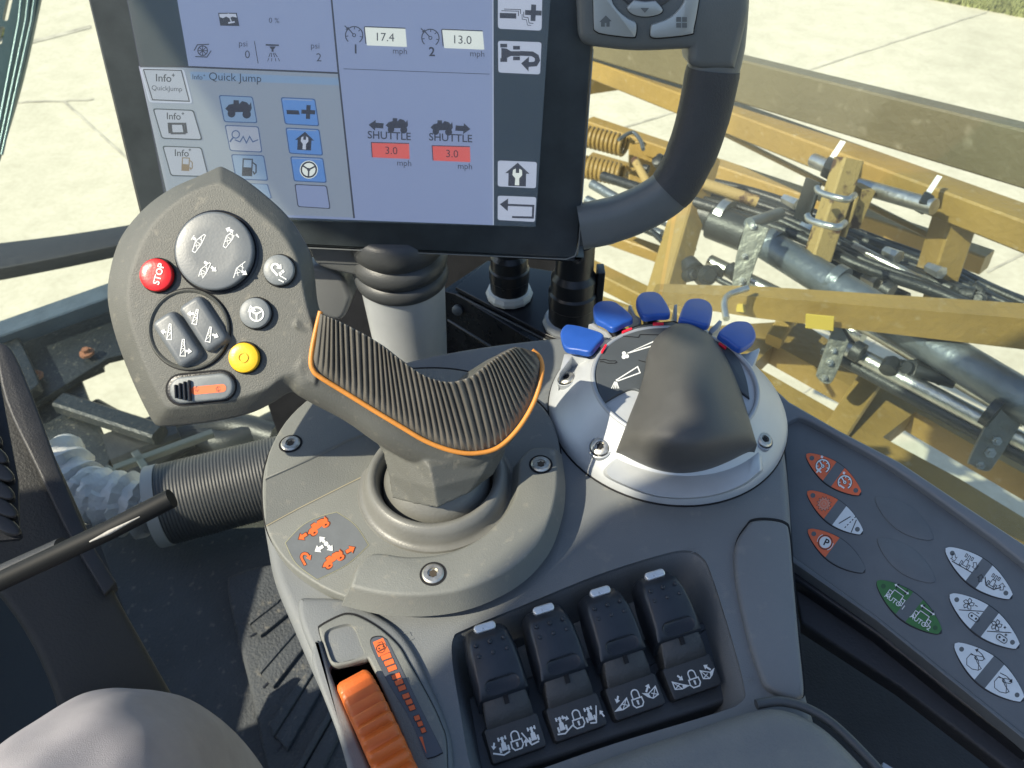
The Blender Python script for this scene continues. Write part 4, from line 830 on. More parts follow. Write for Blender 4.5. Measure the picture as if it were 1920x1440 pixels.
# ---------------------------------------------------------------- joystick: head + neck + handle shell as one moulding
HF = Fr(atd(400, 560, .352), -F)
outer = crv([(413, 310, 'c'), (455, 333), (505, 372), (541, 408), (567, 448), (581, 481), (586, 524), (588, 560), (597, 588, 'c'), (612, 640), (614, 710), (600, 766, 'c'), (579, 752), (560, 737), (538, 737), (505, 757), (462, 777), (397, 791), (332, 798.6), (299, 800, 'c'), (285, 791), (252, 726), (223, 654), (207, 600), (200, 553), (205, 506), (220, 455), (245, 416), (281, 379.5), (324, 350.6), (368, 331)], 5)
inner = crv([(414, 341, 'c'), (450, 365), (484, 396), (520, 428), (545, 462), (560, 496), (569, 540), (578, 580), (584, 600, 'c'), (592, 640), (594, 700), (588, 728, 'c'), (576, 716), (556, 702), (530, 706), (500, 729), (455, 745), (397, 757), (335, 765), (315, 766, 'c'), (304, 752), (281, 708), (256, 643), (241, 589), (240, 538), (252, 488), (277, 434), (311, 394), (361, 358)], 5)
NN = 220
ro = resamp(outer, NN); ri = resamp(inner, NN)
# match by angle from a centre rather than by arc length
def radial(P, c, n):
    out = []
    for k in range(n):
        a = -math.pi / 2 + 2 * math.pi * k / n; d_ = V((math.cos(a), math.sin(a))); best = None
        for i in range(len(P)):
            p, q = V(P[i][:2]), V(P[(i + 1) % len(P)][:2]); e = q - p; den = d_.x * -e.y + d_.y * e.x
            if abs(den) < 1e-9: continue
            w_ = p - V(c); t_ = (w_.x * -e.y + w_.y * e.x) / den; u_ = (d_.x * w_.y - d_.y * w_.x) / den
            if t_ > 0 and -1e-6 <= u_ <= 1 + 1e-6 and (best is None or t_ > best): best = t_
        out.append((c[0] + d_.x * best, c[1] + d_.y * best))
    return out
cen = (414, 560); ro = radial(outer, cen, NN); ri = radial(inner, cen, NN)
uo = uvs(HF, ro, -.0095); ui = uvs(HF, ri, 0)
mix = lambda f: [(a[0] + (b[0] - a[0]) * f, a[1] + (b[1] - a[1]) * f) for a, b in zip(uo, ui)]
bm = bmesh.new()
lv_ = [(mix(1.9), -.024), (mix(1.1), -.023), (mix(.35), -.0185), (mix(.03), -.0140), (uo, -.0105), (mix(.04), -.0090), (mix(.5), -.0042), (mix(.95), -.0004), (mix(1.05), .0000)]
rings = [addring(bm, HF, uv, h) for uv, h in lv_]
for a, b in zip(rings, rings[1:]): bridge(bm, a, b)
bm.faces.new(rings[0][::-1]); bm.faces.new(rings[-1])
# handle shell behind the pad
BF = Fr(atd(800, 740, .3675), -F + R * .28)
hb = crv([(560, 575, 'c'), (600, 592), (700, 645), (790, 715), (850, 730), (900, 695), (950, 665), (990, 655), (1016, 664), (1026, 690), (1016, 735), (1000, 778), (970, 828), (930, 868), (890, 890), (840, 890), (780, 872), (716, 838), (650, 792), (579, 754), (548, 732), (530, 690, 'c')], 5)
slab_bm(bm, BF, hb, .0, -.028, bev=.010, segs=5)
# stem
def P3(x, y, t): return atd(x, y, t)
lvl = [([(694, 812, .389), (742, 805, .377), (800, 838, .3725), (935, 800, .384), (955, 800, .399), (850, 800, .412)]),
       ([(718, 850, .385), (760, 850, .375), (806, 876, .3675), (925, 850, .380), (947, 850, .394), (850, 845, .410)]),
       ([(727, 890, .384), (770, 905, .375), (814, 915, .3680), (905, 890, .379), (925, 890, .391), (850, 880, .408)]),
       ([(734, 934, .384), (780, 946, .376), (820, 953, .3705), (880, 925, .379), (903, 906, .388), (850, 900, .406)])]
loft_bm(bm, [[P3(*q) for q in L_] for L_ in lvl])
body = link_bm('handle_body', bm, HEADM, JOY, sharp=60)
rm = body.modifiers.new('remesh', 'REMESH'); rm.mode = 'VOXEL'; rm.voxel_size = .0007; rm.use_smooth_shade = True
sm = body.modifiers.new('smooth', 'SMOOTH'); sm.factor = .5; sm.iterations = 5
# ribbed pad
top = crv([(598, 586), (640, 604), (700, 636), (742, 668), (782, 700), (820, 714), (850, 714), (880, 700), (915, 672), (950, 655), (980, 650), (1009, 664)], 8, False)
bot = crv([(586, 688), (600, 704), (650, 735), (700, 766), (750, 796), (800, 824), (850, 842), (890, 846), (930, 835), (968, 800), (998, 750), (1014, 692)], 8, False)
def rs_open(P, n):
    L = [0]; P = [V(p) for p in P]
    for i in range(len(P) - 1): L.append(L[-1] + (P[i + 1] - P[i]).length)
    out = []; j = 0
    for k in range(n):
        s_ = L[-1] * k / (n - 1)
        while j < len(L) - 2 and L[j + 1] < s_: j += 1
        out.append(P[j].lerp(P[j + 1], min(1, (s_ - L[j]) / max(1e-9, L[j + 1] - L[j]))))
    return out
NR = 44; NU = NR * 10 + 1; NV = 22
KEY = [((600, 588), (586, 690)), ((640, 604), (645, 733)), ((700, 636), (706, 769)), ((742, 668), (765, 805)), ((790, 702), (820, 832)), ((834, 715), (878, 845)), ((875, 705), (918, 839)), ((900, 685), (950, 818)), ((921, 668), (983, 775)), ((945, 655), (1002, 735)), ((967, 650), (1012, 700)), ((1003, 660), (1015, 683))]
kt = crv([k[0] for k in KEY], 12, False); kb_ = crv([k[1] for k in KEY], 12, False)
Lb = [0]
for i in range(len(kb_) - 1): Lb.append(Lb[-1] + (V(kb_[i + 1]) - V(kb_[i])).length)
tp, bt = [], []; jj = 0
for k in range(NU):
    s_ = Lb[-1] * k / (NU - 1)
    while jj < len(Lb) - 2 and Lb[jj + 1] < s_: jj += 1
    ff_ = min(1, (s_ - Lb[jj]) / (Lb[jj + 1] - Lb[jj])); tp.append(V(kt[jj]).lerp(V(kt[jj + 1]), ff_)); bt.append(V(kb_[jj]).lerp(V(kb_[jj + 1]), ff_))
bm = bmesh.new(); grid = []
for i in range(NU):
    ph = (i % 10) / 10.0; sa = abs(math.sin(math.pi * ph)) ** 1.1; wig = .5 + .5 * math.sin(i * .37)
    u_ = i / (NU - 1); endf = min(1, min(u_, 1 - u_) * 14); rowv = []
    for j in range(NV):
        v_ = j / (NV - 1); a = v_ * 2.25; lean = .18 * math.sin(math.pi * v_) * 18
        base = bt[i].lerp(tp[i], math.sin(min(a, math.pi / 2)) if a < math.pi / 2 else 1 - (a - math.pi / 2) * .05)
        base = base + V((12, 2)) * (math.sin(math.pi * v_) * min(1, max(0, (u_ - .35) * 2.2)) * (1 if u_ < .9 else (1 - u_) * 10)); t_ = .3495 + .030 * (base.x - 590) / 430 - .0145 * math.sin(a * .9) ** 1.0 * (.55 + .45 * endf) + (.016 * max(0, v_ - .62) ** 1.3 * 2.2)
        edge_ = min(1, min(v_ * 9, 1)); h = (.0021 * sa) * edge_ * (.35 + .65 * endf)
        rowv.append(bm.verts.new(atd(base.x, base.y, t_) - ray(base.x, base.y).normalized() * h + (V((0, 0, .0)))))
    grid.append(rowv)
for i in range(NU - 1):
    for j in range(NV - 1): bm.faces.new((grid[i][j], grid[i + 1][j], grid[i + 1][j + 1], grid[i][j + 1]))
# underside
back = [[bm.verts.new(v.co + F * .018) for v in (r_[0], r_[-1])] for r_ in grid]
for i in range(NU - 1):
    bm.faces.new((grid[i][0], back[i][0], back[i + 1][0], grid[i + 1][0])); bm.faces.new((grid[i][-1], grid[i + 1][-1], back[i + 1][1], back[i][1]))
for i in (0, NU - 1): bm.faces.new([grid[i][j] for j in range(NV)] + [back[i][1], back[i][0]])
link_bm('ribbed_grip', bm, RUB, JOY, sharp=60)
tpth = [(601, 584), (594, 612), (586, 650), (583, 678), (587, 694), (600, 707), (650, 738), (700, 769), (750, 799), (800, 828), (850, 846), (892, 850), (934, 839), (972, 803), (1002, 752), (1016, 700), (1013, 672), (998, 657)]
tube('orange_trim', crv3([atd(x, y, .3488 + .030 * (x - 590) / 430) for x, y in tpth], 6), .0012, TRIM, JOY, 12)
# buttons on the head
def button(name, x, y, r, hgt, m, lab=None, glyph=None, ringr=1.06, dome=.05, th=None):
    P = HF.at(x, y, 0); f = Lo(P, HF.n, HF.X); t_ = (P - CAM).length
    rr = r * HF.at(x, y, 0).__sub__(CAM).dot(F) / FPX
    slab('button_well', f, circ(0, 0, rr * ringr, n=40), .0007, -.001, GAP, JOY)
    lathe('well_rim', f, [(rr * ringr, 0), (rr * ringr * 1.035, .0007), (rr * ringr, .0011), (rr * ringr * .985, .0004)], BLACKP, JOY, n=40, capt=False, capb=False, sharp=80)
    o = lathe(name, f, [(rr * .99, 0), (rr, hgt * .8), (rr * .985, hgt * .93), (rr * .94, hgt), (rr * .5, hgt * (1 + dome)), (rr * .08, hgt * (1 + dome * 1.2))], m, JOY, n=48, label=lab, sharp=60)
    if glyph: d = D(HF, hgt * (1 + dome * 1.35) + .0002); glyph(d); d.build('glyph', o)
    return o, f, rr
button('stop_button', 298, 517, 30.5, .0035, RED, 'red stop button', lambda d: d.text('STOP', 303, 515, 17, WHITE, -1.30, .02))
button('button', 526, 508, 28.5, .0035, BTN, 'grey turn button', lambda d: (sym(d, aff(518, 503, 24, -.75), 'uturn', WHITE, 4), [d.poly([(525 + 5 * k + a, 512 - 4 * k + b) for a, b in ((-3, 0), (1, -3), (4, 2), (0, 5))], WHITE) for k in range(2)], d.line([(524, 516), (537, 524)], 2, WHITE), d.line([(522, 524), (532, 529)], 2, WHITE)))
button('button', 482, 588, 28.5, .0035, BTN, 'grey steering wheel button', lambda d: (sym(d, aff(481, 589, 29, 0), 'wheel', WHITE, 3), d.line([(466, 584), (470, 574), (478, 582)], 2.4, WHITE, True)))
o, f, rr = button('button', 461, 671, 28, .0035, YEL, 'yellow button')
lathe('centre_ring', f, [(rr * .36, .0030), (rr * .34, .0041), (rr * .27, .0041), (rr * .25, .0030)], YEL, o, n=32, capt=False, capb=False)
def dial_glyph(d):
    def tr(x, y, ang, kind='truss', s_=38, flip=1): sym(d, aff(x, y, s_, ang, flip, .62), kind, WHITE, 1.4)
    tr(373, 456, .55); d.arrow((367, 449), (356, 442), 4.5, WHITE, 7)
    tr(431, 447, .55); d.line([(443, 439), (449, 444)], 5, WHITE); d.arrow((437, 434), (423, 428), 4.5, WHITE, 7)
    tr(383, 509, .55); d.line([(383, 491), (389, 495)], 5, WHITE); d.arrow((396, 500), (406, 509), 4.5, WHITE, 7)
    tr(450, 507, .55); d.arrow((453, 508), (463, 515), 4.5, WHITE, 7)
bm_o = button('rocker_dish', 407, 473, 73, .0042, DISH, 'large round four way dish', dial_glyph, ringr=1.045, dome=-.10)
# twin rocker well
P = HF.at(356, 618, 0); f = Lo(P, HF.n, HF.X); rr = 74 * .352 / FPX
lathe('rocker_ring', f, [(rr * 1.03, 0), (rr * 1.02, .0016), (rr * .985, .0020), (rr * .955, .0016), (rr * .93, .0009), (rr * .3, .0008)], HEADM, JOY, n=64, capb=False)
slab('well_gap', f, circ(0, 0, rr * 1.06, n=48), .0003, -.001, GAP, JOY)
def rocker(cx, cy, gl):
    o = slab('rocker_switch', HF, rrect(cx, cy, 50, 104, 13, -.70 + .12, 4), .0050, .0, DISH, JOY, bev=.0026, segs=4, flare=.0006)
    d = D(HF, .0052); gl(d); d.build('glyph', o)
rocker(329, 636, lambda d: (sym(d, aff(318, 622, 29, .05, 1), 'truss2', WHITE, 1.5), d.arrow((312, 623), (301, 621), 4, WHITE, 7), sym(d, aff(343, 652, 31, .03), 'truss2', WHITE, 1.5), d.arrow((348, 658), (360, 659), 4, WHITE, 7)))
rocker(379, 607, lambda d: (sym(d, aff(367, 594, 28, .2), 'truss2', WHITE, 1.5), d.arrow((364, 588), (351, 588), 4, WHITE, 7), sym(d, aff(392, 627, 28, .2), 'truss2', WHITE, 1.5), d.arrow((398, 627), (410, 632), 4, WHITE, 7)))
# slide switch
slab('switch_well', HF, rrect(377, 727, 134, 62, 30, -.1), .0005, -.001, GAP, JOY)
slab('well_rim', HF, rrect(377, 727, 129, 57, 27, -.1), .0012, -.0, BLACKP, JOY, bev=.0006)
o = slab('slide_switch', HF, rrect(377, 728, 120, 50, 24, -.1), .0034, .0, BTN, JOY, bev=.0012, label='dark slide switch with grip ridges')
for k in range(4): slab('ridge', HF, rrect(328 + 8.5 * k, 734 - .5 * k, 4.6, 26 + 5 * min(k, 3) if k < 3 else 40, 2.2, -.06), .0052, .0034, BLACKP, o, bev=.0006, segs=2)
d = D(HF, .0035); d.poly(rrect(391, 730, 66, 15, 7, -.09), ORP)
for x in (369, 409): d.line([(x + 4, 726), (x, 725), (x - 4, 728), (x - 2, 733), (x + 3, 733), (x + 4, 729)], 1.2, OK_); d.line([(x - 1, 724), (x + 1, 735)], 1, OK_)
d.build('orange_label', o)
# ---------------------------------------------------------------- rotary control: silver cone, dial, black palm knob, blue paddles
DC = V((.0965, .317, .660)); DF = Lo(DC, (0, 0, 1)); DR = Lo(DC + V((0, -.0045, 0)), (0, 0, 1))
rc = thing('rotary_control', 'silver domed rotary control with a black palm knob behind the joystick', 'rotary control', DC)
lathe('silver_skirt', DF, [(.0735, 0), (.0733, .003), (.0715, .0065), (.0675, .0115), (.061, .0180), (.0555, .0240), (.0512, .0285), (.0497, .0302)], SILV, rc, n=96, capb=False, capt=False, sharp=60)
lathe('skirt_foot', DF, [(.0741, 0), (.0741, .0008), (.0735, .0012)], GAP, rc, n=96, capb=False, capt=False)
for v_ in bpy.data.objects['silver_skirt'].data.vertices: v_.co.y -= .0045 * v_.co.z / .030
lathe('dial_ring', DR, [(.0497, .0300), (.0492, .0314), (.0482, .0319), (.0472, .0314), (.0468, .0304), (.0468, .027)], SILVD, rc, n=96, capb=False, capt=False, sharp=60)
lathe('dial_face', DR, [(.0469, .0290), (.042, .0293), (.03, .0294), (.01, .0294)], SILV, rc, n=96, capb=False, sharp=60)
d3 = Fr((0, 0, .660 + .0298), (0, 0, 1))
GREYP = mat('dial_grey', (.062, .070, .075), .42, 0, .2, 1500, .05, 60)
secL = crv([(1164, 624, 'c'), (1200, 610), (1262, 603, 'c'), (1290, 612, 'c'), (1270, 640), (1240, 660), (1212, 690, 'c'), (1203, 728), (1200, 732, 'c'), (1178, 730), (1129, 756, 'c'), (1120, 725), (1118, 690), (1132, 655)], 5)
slab('dial_segment_gap', d3, lerp2(secL, (1190, 670), -.02), .0006, -.002, GAP, rc)
slab('dial_segment', d3, secL, .0012, -.001, GREYP, rc, bev=.0008)
secR = crv([(1330, 625, 'c'), (1360, 645), (1385, 672), (1400, 710), (1406, 746, 'c'), (1390, 735, 'c'), (1360, 690), (1340, 650)], 5)
slab('dial_segment', d3, secR, .0012, -.001, GREYP, rc, bev=.0008)
d = D(d3, .0014)
T = lambda p: (1000 + p[0] / 3.272, 520 + p[1] / 3.272)
for P in ([(575, 465), (735, 395), (748, 415), (590, 462)], [(510, 630), (640, 548), (655, 585), (520, 635)]): d.line([T(p) for p in P], 2.2, WHITE, True)
for (x, y, r) in ((556, 466, 12), (555, 488, 13), (575, 484, 12)): q = T((x, y)); d.circle(q[0], q[1], r / 3.272, WHITE)
for a in (-24, -11, 0, 12, 22): d.line([T((505 + a * .25, 640)), T((503 + a, 682))], 1.5, WHITE)
for P in ([(405, 505), (440, 503), (465, 512), (505, 512), (512, 520), (500, 526), (455, 526), (430, 517), (408, 517)], [(540, 358), (645, 368), (655, 350), (780, 352)], [(645, 508), (690, 520)]): d.line([T(p) for p in P], 1.3, GAP)
d.build('dial_print', rc)
REDM = mat('red_mark', (.65, .02, .04), .4)
rf_ = Fr((0, 0, .660 + .0320), (0, 0, 1))
for (x, y, ang) in ((433, 435, -1.05), (575, 324, -.38), (767, 283, 0.0), (1161, 417, .62)):
    q = T((x, y)); slab('red_mark', rf_, rrect(q[0], q[1], 20 if abs(ang) < .5 else 17, 4, 1, ang, 2), .0004, -.0006, REDM, rc)
# front palm rest of the silver base
fr_ = Fr((0, 0, .660 + .018), (0, 0, 1))
o1 = crv([(1131, 889), (1146, 862), (1157, 845, 'c'), (1200, 872), (1245, 888), (1290, 893), (1340, 886), (1390, 862), (1420, 838, 'c'), (1428, 842), (1432, 882, 'c'), (1400, 908), (1350, 928), (1290, 936), (1230, 932), (1175, 914)], 6)
r1 = [DF.at(0, 0, 0)] 
def ringat(P, z): return [onz(x, y, z) for x, y in P]
cA = (1285, 880)
loft('front_apron', [ringat(lerp2(o1, cA, -.005), .6603), ringat(o1, .6665), ringat(lerp2(o1, cA, .012), .6738), ringat(lerp2(o1, cA, .05), .6765)], SILV, rc, cap0=False, sharp=50)
# palm knob
kb = crv([(1155, 846, 'c'), (1166, 815), (1182, 770), (1200, 730), (1210, 695), (1214, 664), (1228, 634), (1250, 615), (1272, 608), (1300, 610), (1326, 622), (1350, 650), (1372, 692), (1393, 742), (1408, 792), (1420, 834, 'c'), (1390, 861), (1340, 882), (1290, 888), (1245, 884), (1200, 870)], 6)
NK = 160; K0 = radial(kb, (1288, 760), NK)
sst = lambda q: (lambda q: q * q * (3 - 2 * q))(min(1, max(0, q)))
Lk = crv([(1252, 614), (1229, 634), (1214, 664), (1209, 695), (1199, 732), (1182, 775), (1167, 815), (1155, 846)], 8, False)
Rk = crv([(1300, 609), (1328, 624), (1351, 652), (1372, 692), (1392, 742), (1406, 788), (1414, 815), (1420, 834)], 8, False)
NV_, NS_ = 56, 60; bm = bmesh.new(); G = []
for a_ in range(NV_ + 1):
    v = a_ / NV_; fi = v * (len(Lk) - 1); i0 = min(int(fi), len(Lk) - 2); fr0 = fi - i0
    Lp = V(Lk[i0]).lerp(V(Lk[i0 + 1]), fr0); Rp = V(Rk[i0]).lerp(V(Rk[i0 + 1]), fr0); row = []
    for b_ in range(NS_ + 1):
        s0 = -math.cos(math.pi * b_ / NS_); p = Lp.lerp(Rp, (s0 + 1) / 2); bow = -7 * (1 - v) ** 3 + 47 * v ** 1.6
        y = p.y + bow * (1 - s0 * s0); zb = .674 + .0180 * sst((872 - y) / 70); ztop = .706 + .0155 * sst((y - 610) / 130)
        ev = math.sqrt(max(0, 1 - (1 - min(1, v / .30)) ** 2)) * math.sqrt(max(0, 1 - (1 - min(1, (1 - v) / .62)) ** 2))
        row.append(bm.verts.new(onz(p.x, y, zb + (ztop - zb) * ev * max(0, 1 - abs(s0) ** 2.2) ** .62)))
    G.append(row)
for a_ in range(NV_):
    for b_ in range(NS_): bm.faces.new((G[a_][b_], G[a_ + 1][b_], G[a_ + 1][b_ + 1], G[a_][b_ + 1]))
loop = G[0][:] + [r_[-1] for r_ in G[1:]] + G[-1][-2::-1] + [r_[0] for r_ in G[-2:0:-1]]
low = [bm.verts.new(q_.co - V((0, 0, .008))) for q_ in loop]; bridge(bm, loop, low)
kn = link_bm('palm_knob', bm, KNOB, rc, sharp=70)
sb = kn.modifiers.new('s', 'SUBSURF'); sb.levels = sb.render_levels = 1
loft('knob_rim', [ringat(lerp2(kb, (1288, 780), -.02), .6712), ringat(lerp2(kb, (1288, 780), -.02), .6735), ringat(lerp2(kb, (1288, 780), .01), .6742)], SILVD, rc, cap0=False)
# countersunk screws in the skirt
def sunk(x, y, z, r, n_):
    P = onz(x, y, z); f = Lo(P, n_)
    slab('screw_seat', f, circ(0, 0, r * 1.25, r * 1.45, n=28), .0006, -.003, GAP, rc)
    o = lathe('screw', f, [(r, 0), (r, .0012), (r * .8, .0020), (r * .5, .0021), (r * .46, .001)], SCREWM, rc, n=24)
    slab('star_socket', f, [(r * (.42 if k % 2 else .3) * math.cos(math.pi * k / 6), r * (.42 if k % 2 else .3) * math.sin(math.pi * k / 6)) for k in range(12)], .0016, 0, GAP, o)
SK = [(.0735, 0), (.0733, .003), (.0715, .0065), (.0675, .0115), (.061, .0180), (.0555, .0240), (.0512, .0285)]
def pxof(P): q = P - CAM; t_ = q.dot(F); return 960 + FPX * q.dot(R) / t_, 720 - FPX * q.dot(U) / t_
def skirt_at(px, py):                      # point and normal of the silver skirt on a sight line
    best = None
    for i in range(len(SK) - 1):
        for j in range(8):
            r_ = SK[i][0] + (SK[i + 1][0] - SK[i][0]) * j / 8; z_ = SK[i][1] + (SK[i + 1][1] - SK[i][1]) * j / 8; dr, dz = SK[i + 1][0] - SK[i][0], SK[i + 1][1] - SK[i][1]
            for k in range(360):
                a = math.radians(k); n_ = (V((math.cos(a) * dz, math.sin(a) * dz, -dr))).normalized(); P = DC + V((r_ * math.cos(a), r_ * math.sin(a), z_))
                if n_.dot(CAM - P) < 0: continue
                q = pxof(P); e = (q[0] - px) ** 2 + (q[1] - py) ** 2
                if best is None or e < best[0]: best = (e, P, n_)
    return best[1], best[2]
for (x, y, r) in ((1128, 838, .0054), (1064, 714, .0050), (1428, 828, .0046)):
    P, n_ = skirt_at(x, y); P = P + n_ * .0006; n_ = (n_ + V((0, 0, 1.2))).normalized(); f = Lo(P, n_)
    lathe('screw_seat', f, [(r * 1.32, -.003), (r * 1.30, .0012), (r * 1.2, .0014), (r * 1.1, .0008)], SILVD, rc, n=32, capt=False, capb=False)
    o = lathe('screw', f, [(r, .001), (r, .0022), (r * .8, .0030), (r * .5, .0031), (r * .46, .002)], SCREWM, rc, n=24)
    slab('star_socket', f, [(r * (.42 if k % 2 else .3) * math.cos(math.pi * k / 6), r * (.42 if k % 2 else .3) * math.sin(math.pi * k / 6)) for k in range(12)], .0027, 0, GAP, o)
# paddles
FL = [[(155, 350), (185, 295), (230, 288), (330, 310), (440, 355), (400, 420), (350, 475), (270, 465), (185, 445)],
      [(358, 190), (395, 150), (470, 142), (530, 165), (620, 255), (560, 295), (485, 330), (430, 300), (375, 265)],
      [(625, 150), (645, 105), (690, 88), (760, 92), (805, 130), (850, 235), (760, 250), (680, 258), (650, 225)],
      [(890, 245), (930, 150), (985, 128), (1050, 135), (1100, 170), (1108, 230), (1080, 310), (980, 290), (900, 270)],
      [(1130, 345), (1200, 280), (1275, 265), (1340, 285), (1375, 350), (1365, 400), (1300, 450), (1255, 450), (1190, 400)]]
LBL = ['bright blue paddle tab at the left end, the only one in full sun', 'blue paddle tab second from the left beside the dome', 'blue paddle tab standing highest at the back of the dome', 'blue paddle tab fourth from the left behind the black knob', 'blue paddle tab at the right end, nearest the window']
for P, l in zip(FL, LBL):
    q = crv([T(p) for p in P], 5); mx_ = sum(a[0] for a in q) / len(q); my_ = sum(a[1] for a in q) / len(q); q = [(mx_ + (a[0] - mx_) * .93, my_ - 4 + (a[1] - my_) * .88) for a in q]; cx = sum(a[0] for a in q) / len(q); cy = sum(a[1] for a in q) / len(q); z = .694
    dirn = (onz(cx, cy, z) - V((DC.x, DC.y, z))).normalized(); fr2 = Fr(onz(cx, cy, z), (dirn * .22 + V((0, 0, 1))))
    th_ = thing('paddle_tab', l, 'paddle tab', onz(cx, cy, z), 'blue paddle tabs around the dome')
    o = slab('tab', fr2, q, .0, -.0042, BLUE, th_, bev=.0015, segs=4)
    c2 = DC + dirn * .050; tube('stalk', [c2 + V((0, 0, .024)), onz(cx, cy, z) - V((0, 0, .0095)) - dirn * .006], [.006, .005], BLACKP, th_, 10)
for k, P in enumerate(([(190, 468), (265, 470), (340, 480), (372, 515), (345, 500), (300, 490), (240, 484), (160, 590), (170, 540)], [(340, 285), (370, 278), (400, 300), (460, 330), (486, 362), (465, 372), (440, 340), (385, 315)], [(585, 170), (600, 168), (630, 230), (662, 250), (664, 280), (645, 282), (640, 255), (610, 235)], [(865, 165), (884, 162), (882, 280), (862, 278)], [(1140, 258), (1160, 268), (1130, 320), (1100, 345), (1076, 330), (1085, 310), (1110, 290)], [(1385, 430), (1392, 440), (1345, 550), (1330, 545), (1260, 480), (1255, 470), (1310, 465)])):
    slab('divider_fin', Fr((0, 0, .686), (0, 0, 1)), [T(p) for p in P], .0, -.014 if k not in (0, 5) else -.018, SILV if k in (0, 5) else SILVD, rc, bev=.0008, segs=2)
# ---------------------------------------------------------------- four hydraulic levers
LO_ = onz(971, 1392, .644); LE = onz(1298, 1278, .644); LX = (LE - LO_) / 3; LXn = LX.normalized()
NECK = mat('lever_neck', (.055, .055, .052), .5, 0, .3, 800, .2, 90)
LBLK = mat('lever_black', (.020, .024, .030), .34, 0, .12, 1500, .2, 60, spec=.5)
be = slab('lever_bezel', zt, crv([(866, 1322), (880, 1305), (1330, 1160), (1350, 1185), (1384, 1296), (1378, 1310), (1180, 1374), (905, 1466), (893, 1450)], 3), -.018, -.029, mat('bezel_dark', (.05, .056, .062), .5, 0, .3, 1200, .1, 30), con, bev=.002)
f = Lo(onz(862, 1334, .643), (0, 0, 1)); lathe('screw', f, [(.0032, -.002), (.0032, .0004), (.0018, .0008)], BLACKP, con, n=16)
LL = ['black paddle lever nearest the thumb wheel, tractor and boom fold symbols on its foot', 'second black paddle lever from the thumb wheel, tractor symbols either side of a padlock', 'third black paddle lever, boom tip symbols with downward arrow left of the padlock', 'black paddle lever farthest from the thumb wheel, boom tip folding symbols on its foot']
def glyph_lever(k, d):
    def A(x, y): return (x, y)
    s_ = .001
    def TT(cx, cy, sc_, fx=1, ang=0): return lambda x, y: (cx + (x * fx * math.cos(ang) - y * math.sin(ang)) * sc_, cy - (x * fx * math.sin(ang) + y * math.cos(ang)) * sc_)
    W = .00042
    sym(d, TT(0, -.0078, .0078), 'lock', WHITE, .0006)
    if k in (0, 1):
        fx = -1 if k == 0 else 1; o_ = .0068
        sym(d, TT(-o_ + (.0008 if k == 0 else -.0012), -.0076, .0062), 'tractor', WHITE, W * .8); sym(d, TT(o_ + (.0012 if k == 0 else -.0008), -.0076, .0062), 'tractor', WHITE, W * .8)
        if k == 0:
            d.line([(-.0115, -.0098), (-.0070, -.0118), (-.0040, -.0112)], W * 1.5, WHITE); d.arrow((-.0098, -.0058), (-.0110, -.0085), .0008, WHITE, .0015)
            d.line([(.0032, -.0056), (.0062, -.0116), (.0098, -.0112)], W * 1.5, WHITE); d.arrow((.0036, -.0115), (.0042, -.0085), .0008, WHITE, .0015)
        else:
            d.line([(-.0110, -.0112), (-.0075, -.0118), (-.0030, -.0095)], W * 1.5, WHITE); d.arrow((-.0062, -.0052), (-.0038, -.0066), .0008, WHITE, .0015)
            d.line([(.0050, -.0112), (.0078, -.0118), (.0102, -.0050)], W * 1.5, WHITE); d.arrow((.0122, -.0105), (.0110, -.0074), .0008, WHITE, .0015)
    else:
        fl = 1 if k == 2 else -1
        for cx, tilt in ((-.0075, 0), (.0076, 1)):
            a = [(.0030, -.0062), (.0030, -.0096), (-.0005, -.0104), (-.0042, -.0100), (-.0010, -.0085)] if not tilt else [(.0030, -.0055), (.0030, -.0092), (.0000, -.0100), (-.0020, -.0088), (-.0040, -.0066), (-.0015, -.0076)]
            m_ = 1 if (tilt == 0) == (k == 2) or (k == 2) else -1
            if k == 3: m_ = -1
            pts = [(cx + m_ * x, y) for x, y in a]; d.line(pts, W * 1.2, WHITE, True); d.line([pts[0], pts[2]], W, WHITE); d.line([pts[1], (cx, pts[1][1] + .0015)], W, WHITE)
            d.poly([(cx - m_ * .0042, -.0098 if not tilt else -.0066), (cx - m_ * .0008, -.0102 if not tilt else -.0094), (cx - m_ * .0012, -.0087 if not tilt else -.0078)], WHITE)
            if not tilt: d.arrow((cx - m_ * .0005, -.0042), (cx - m_ * .0024, -.0070), .0009, WHITE, .0017)
            else: d.arrow((cx - m_ * .0022, -.0066), (cx + m_ * .0004, -.0036), .0009, WHITE, .0017)
YW = V((0, 0, 1)).cross(LXn)
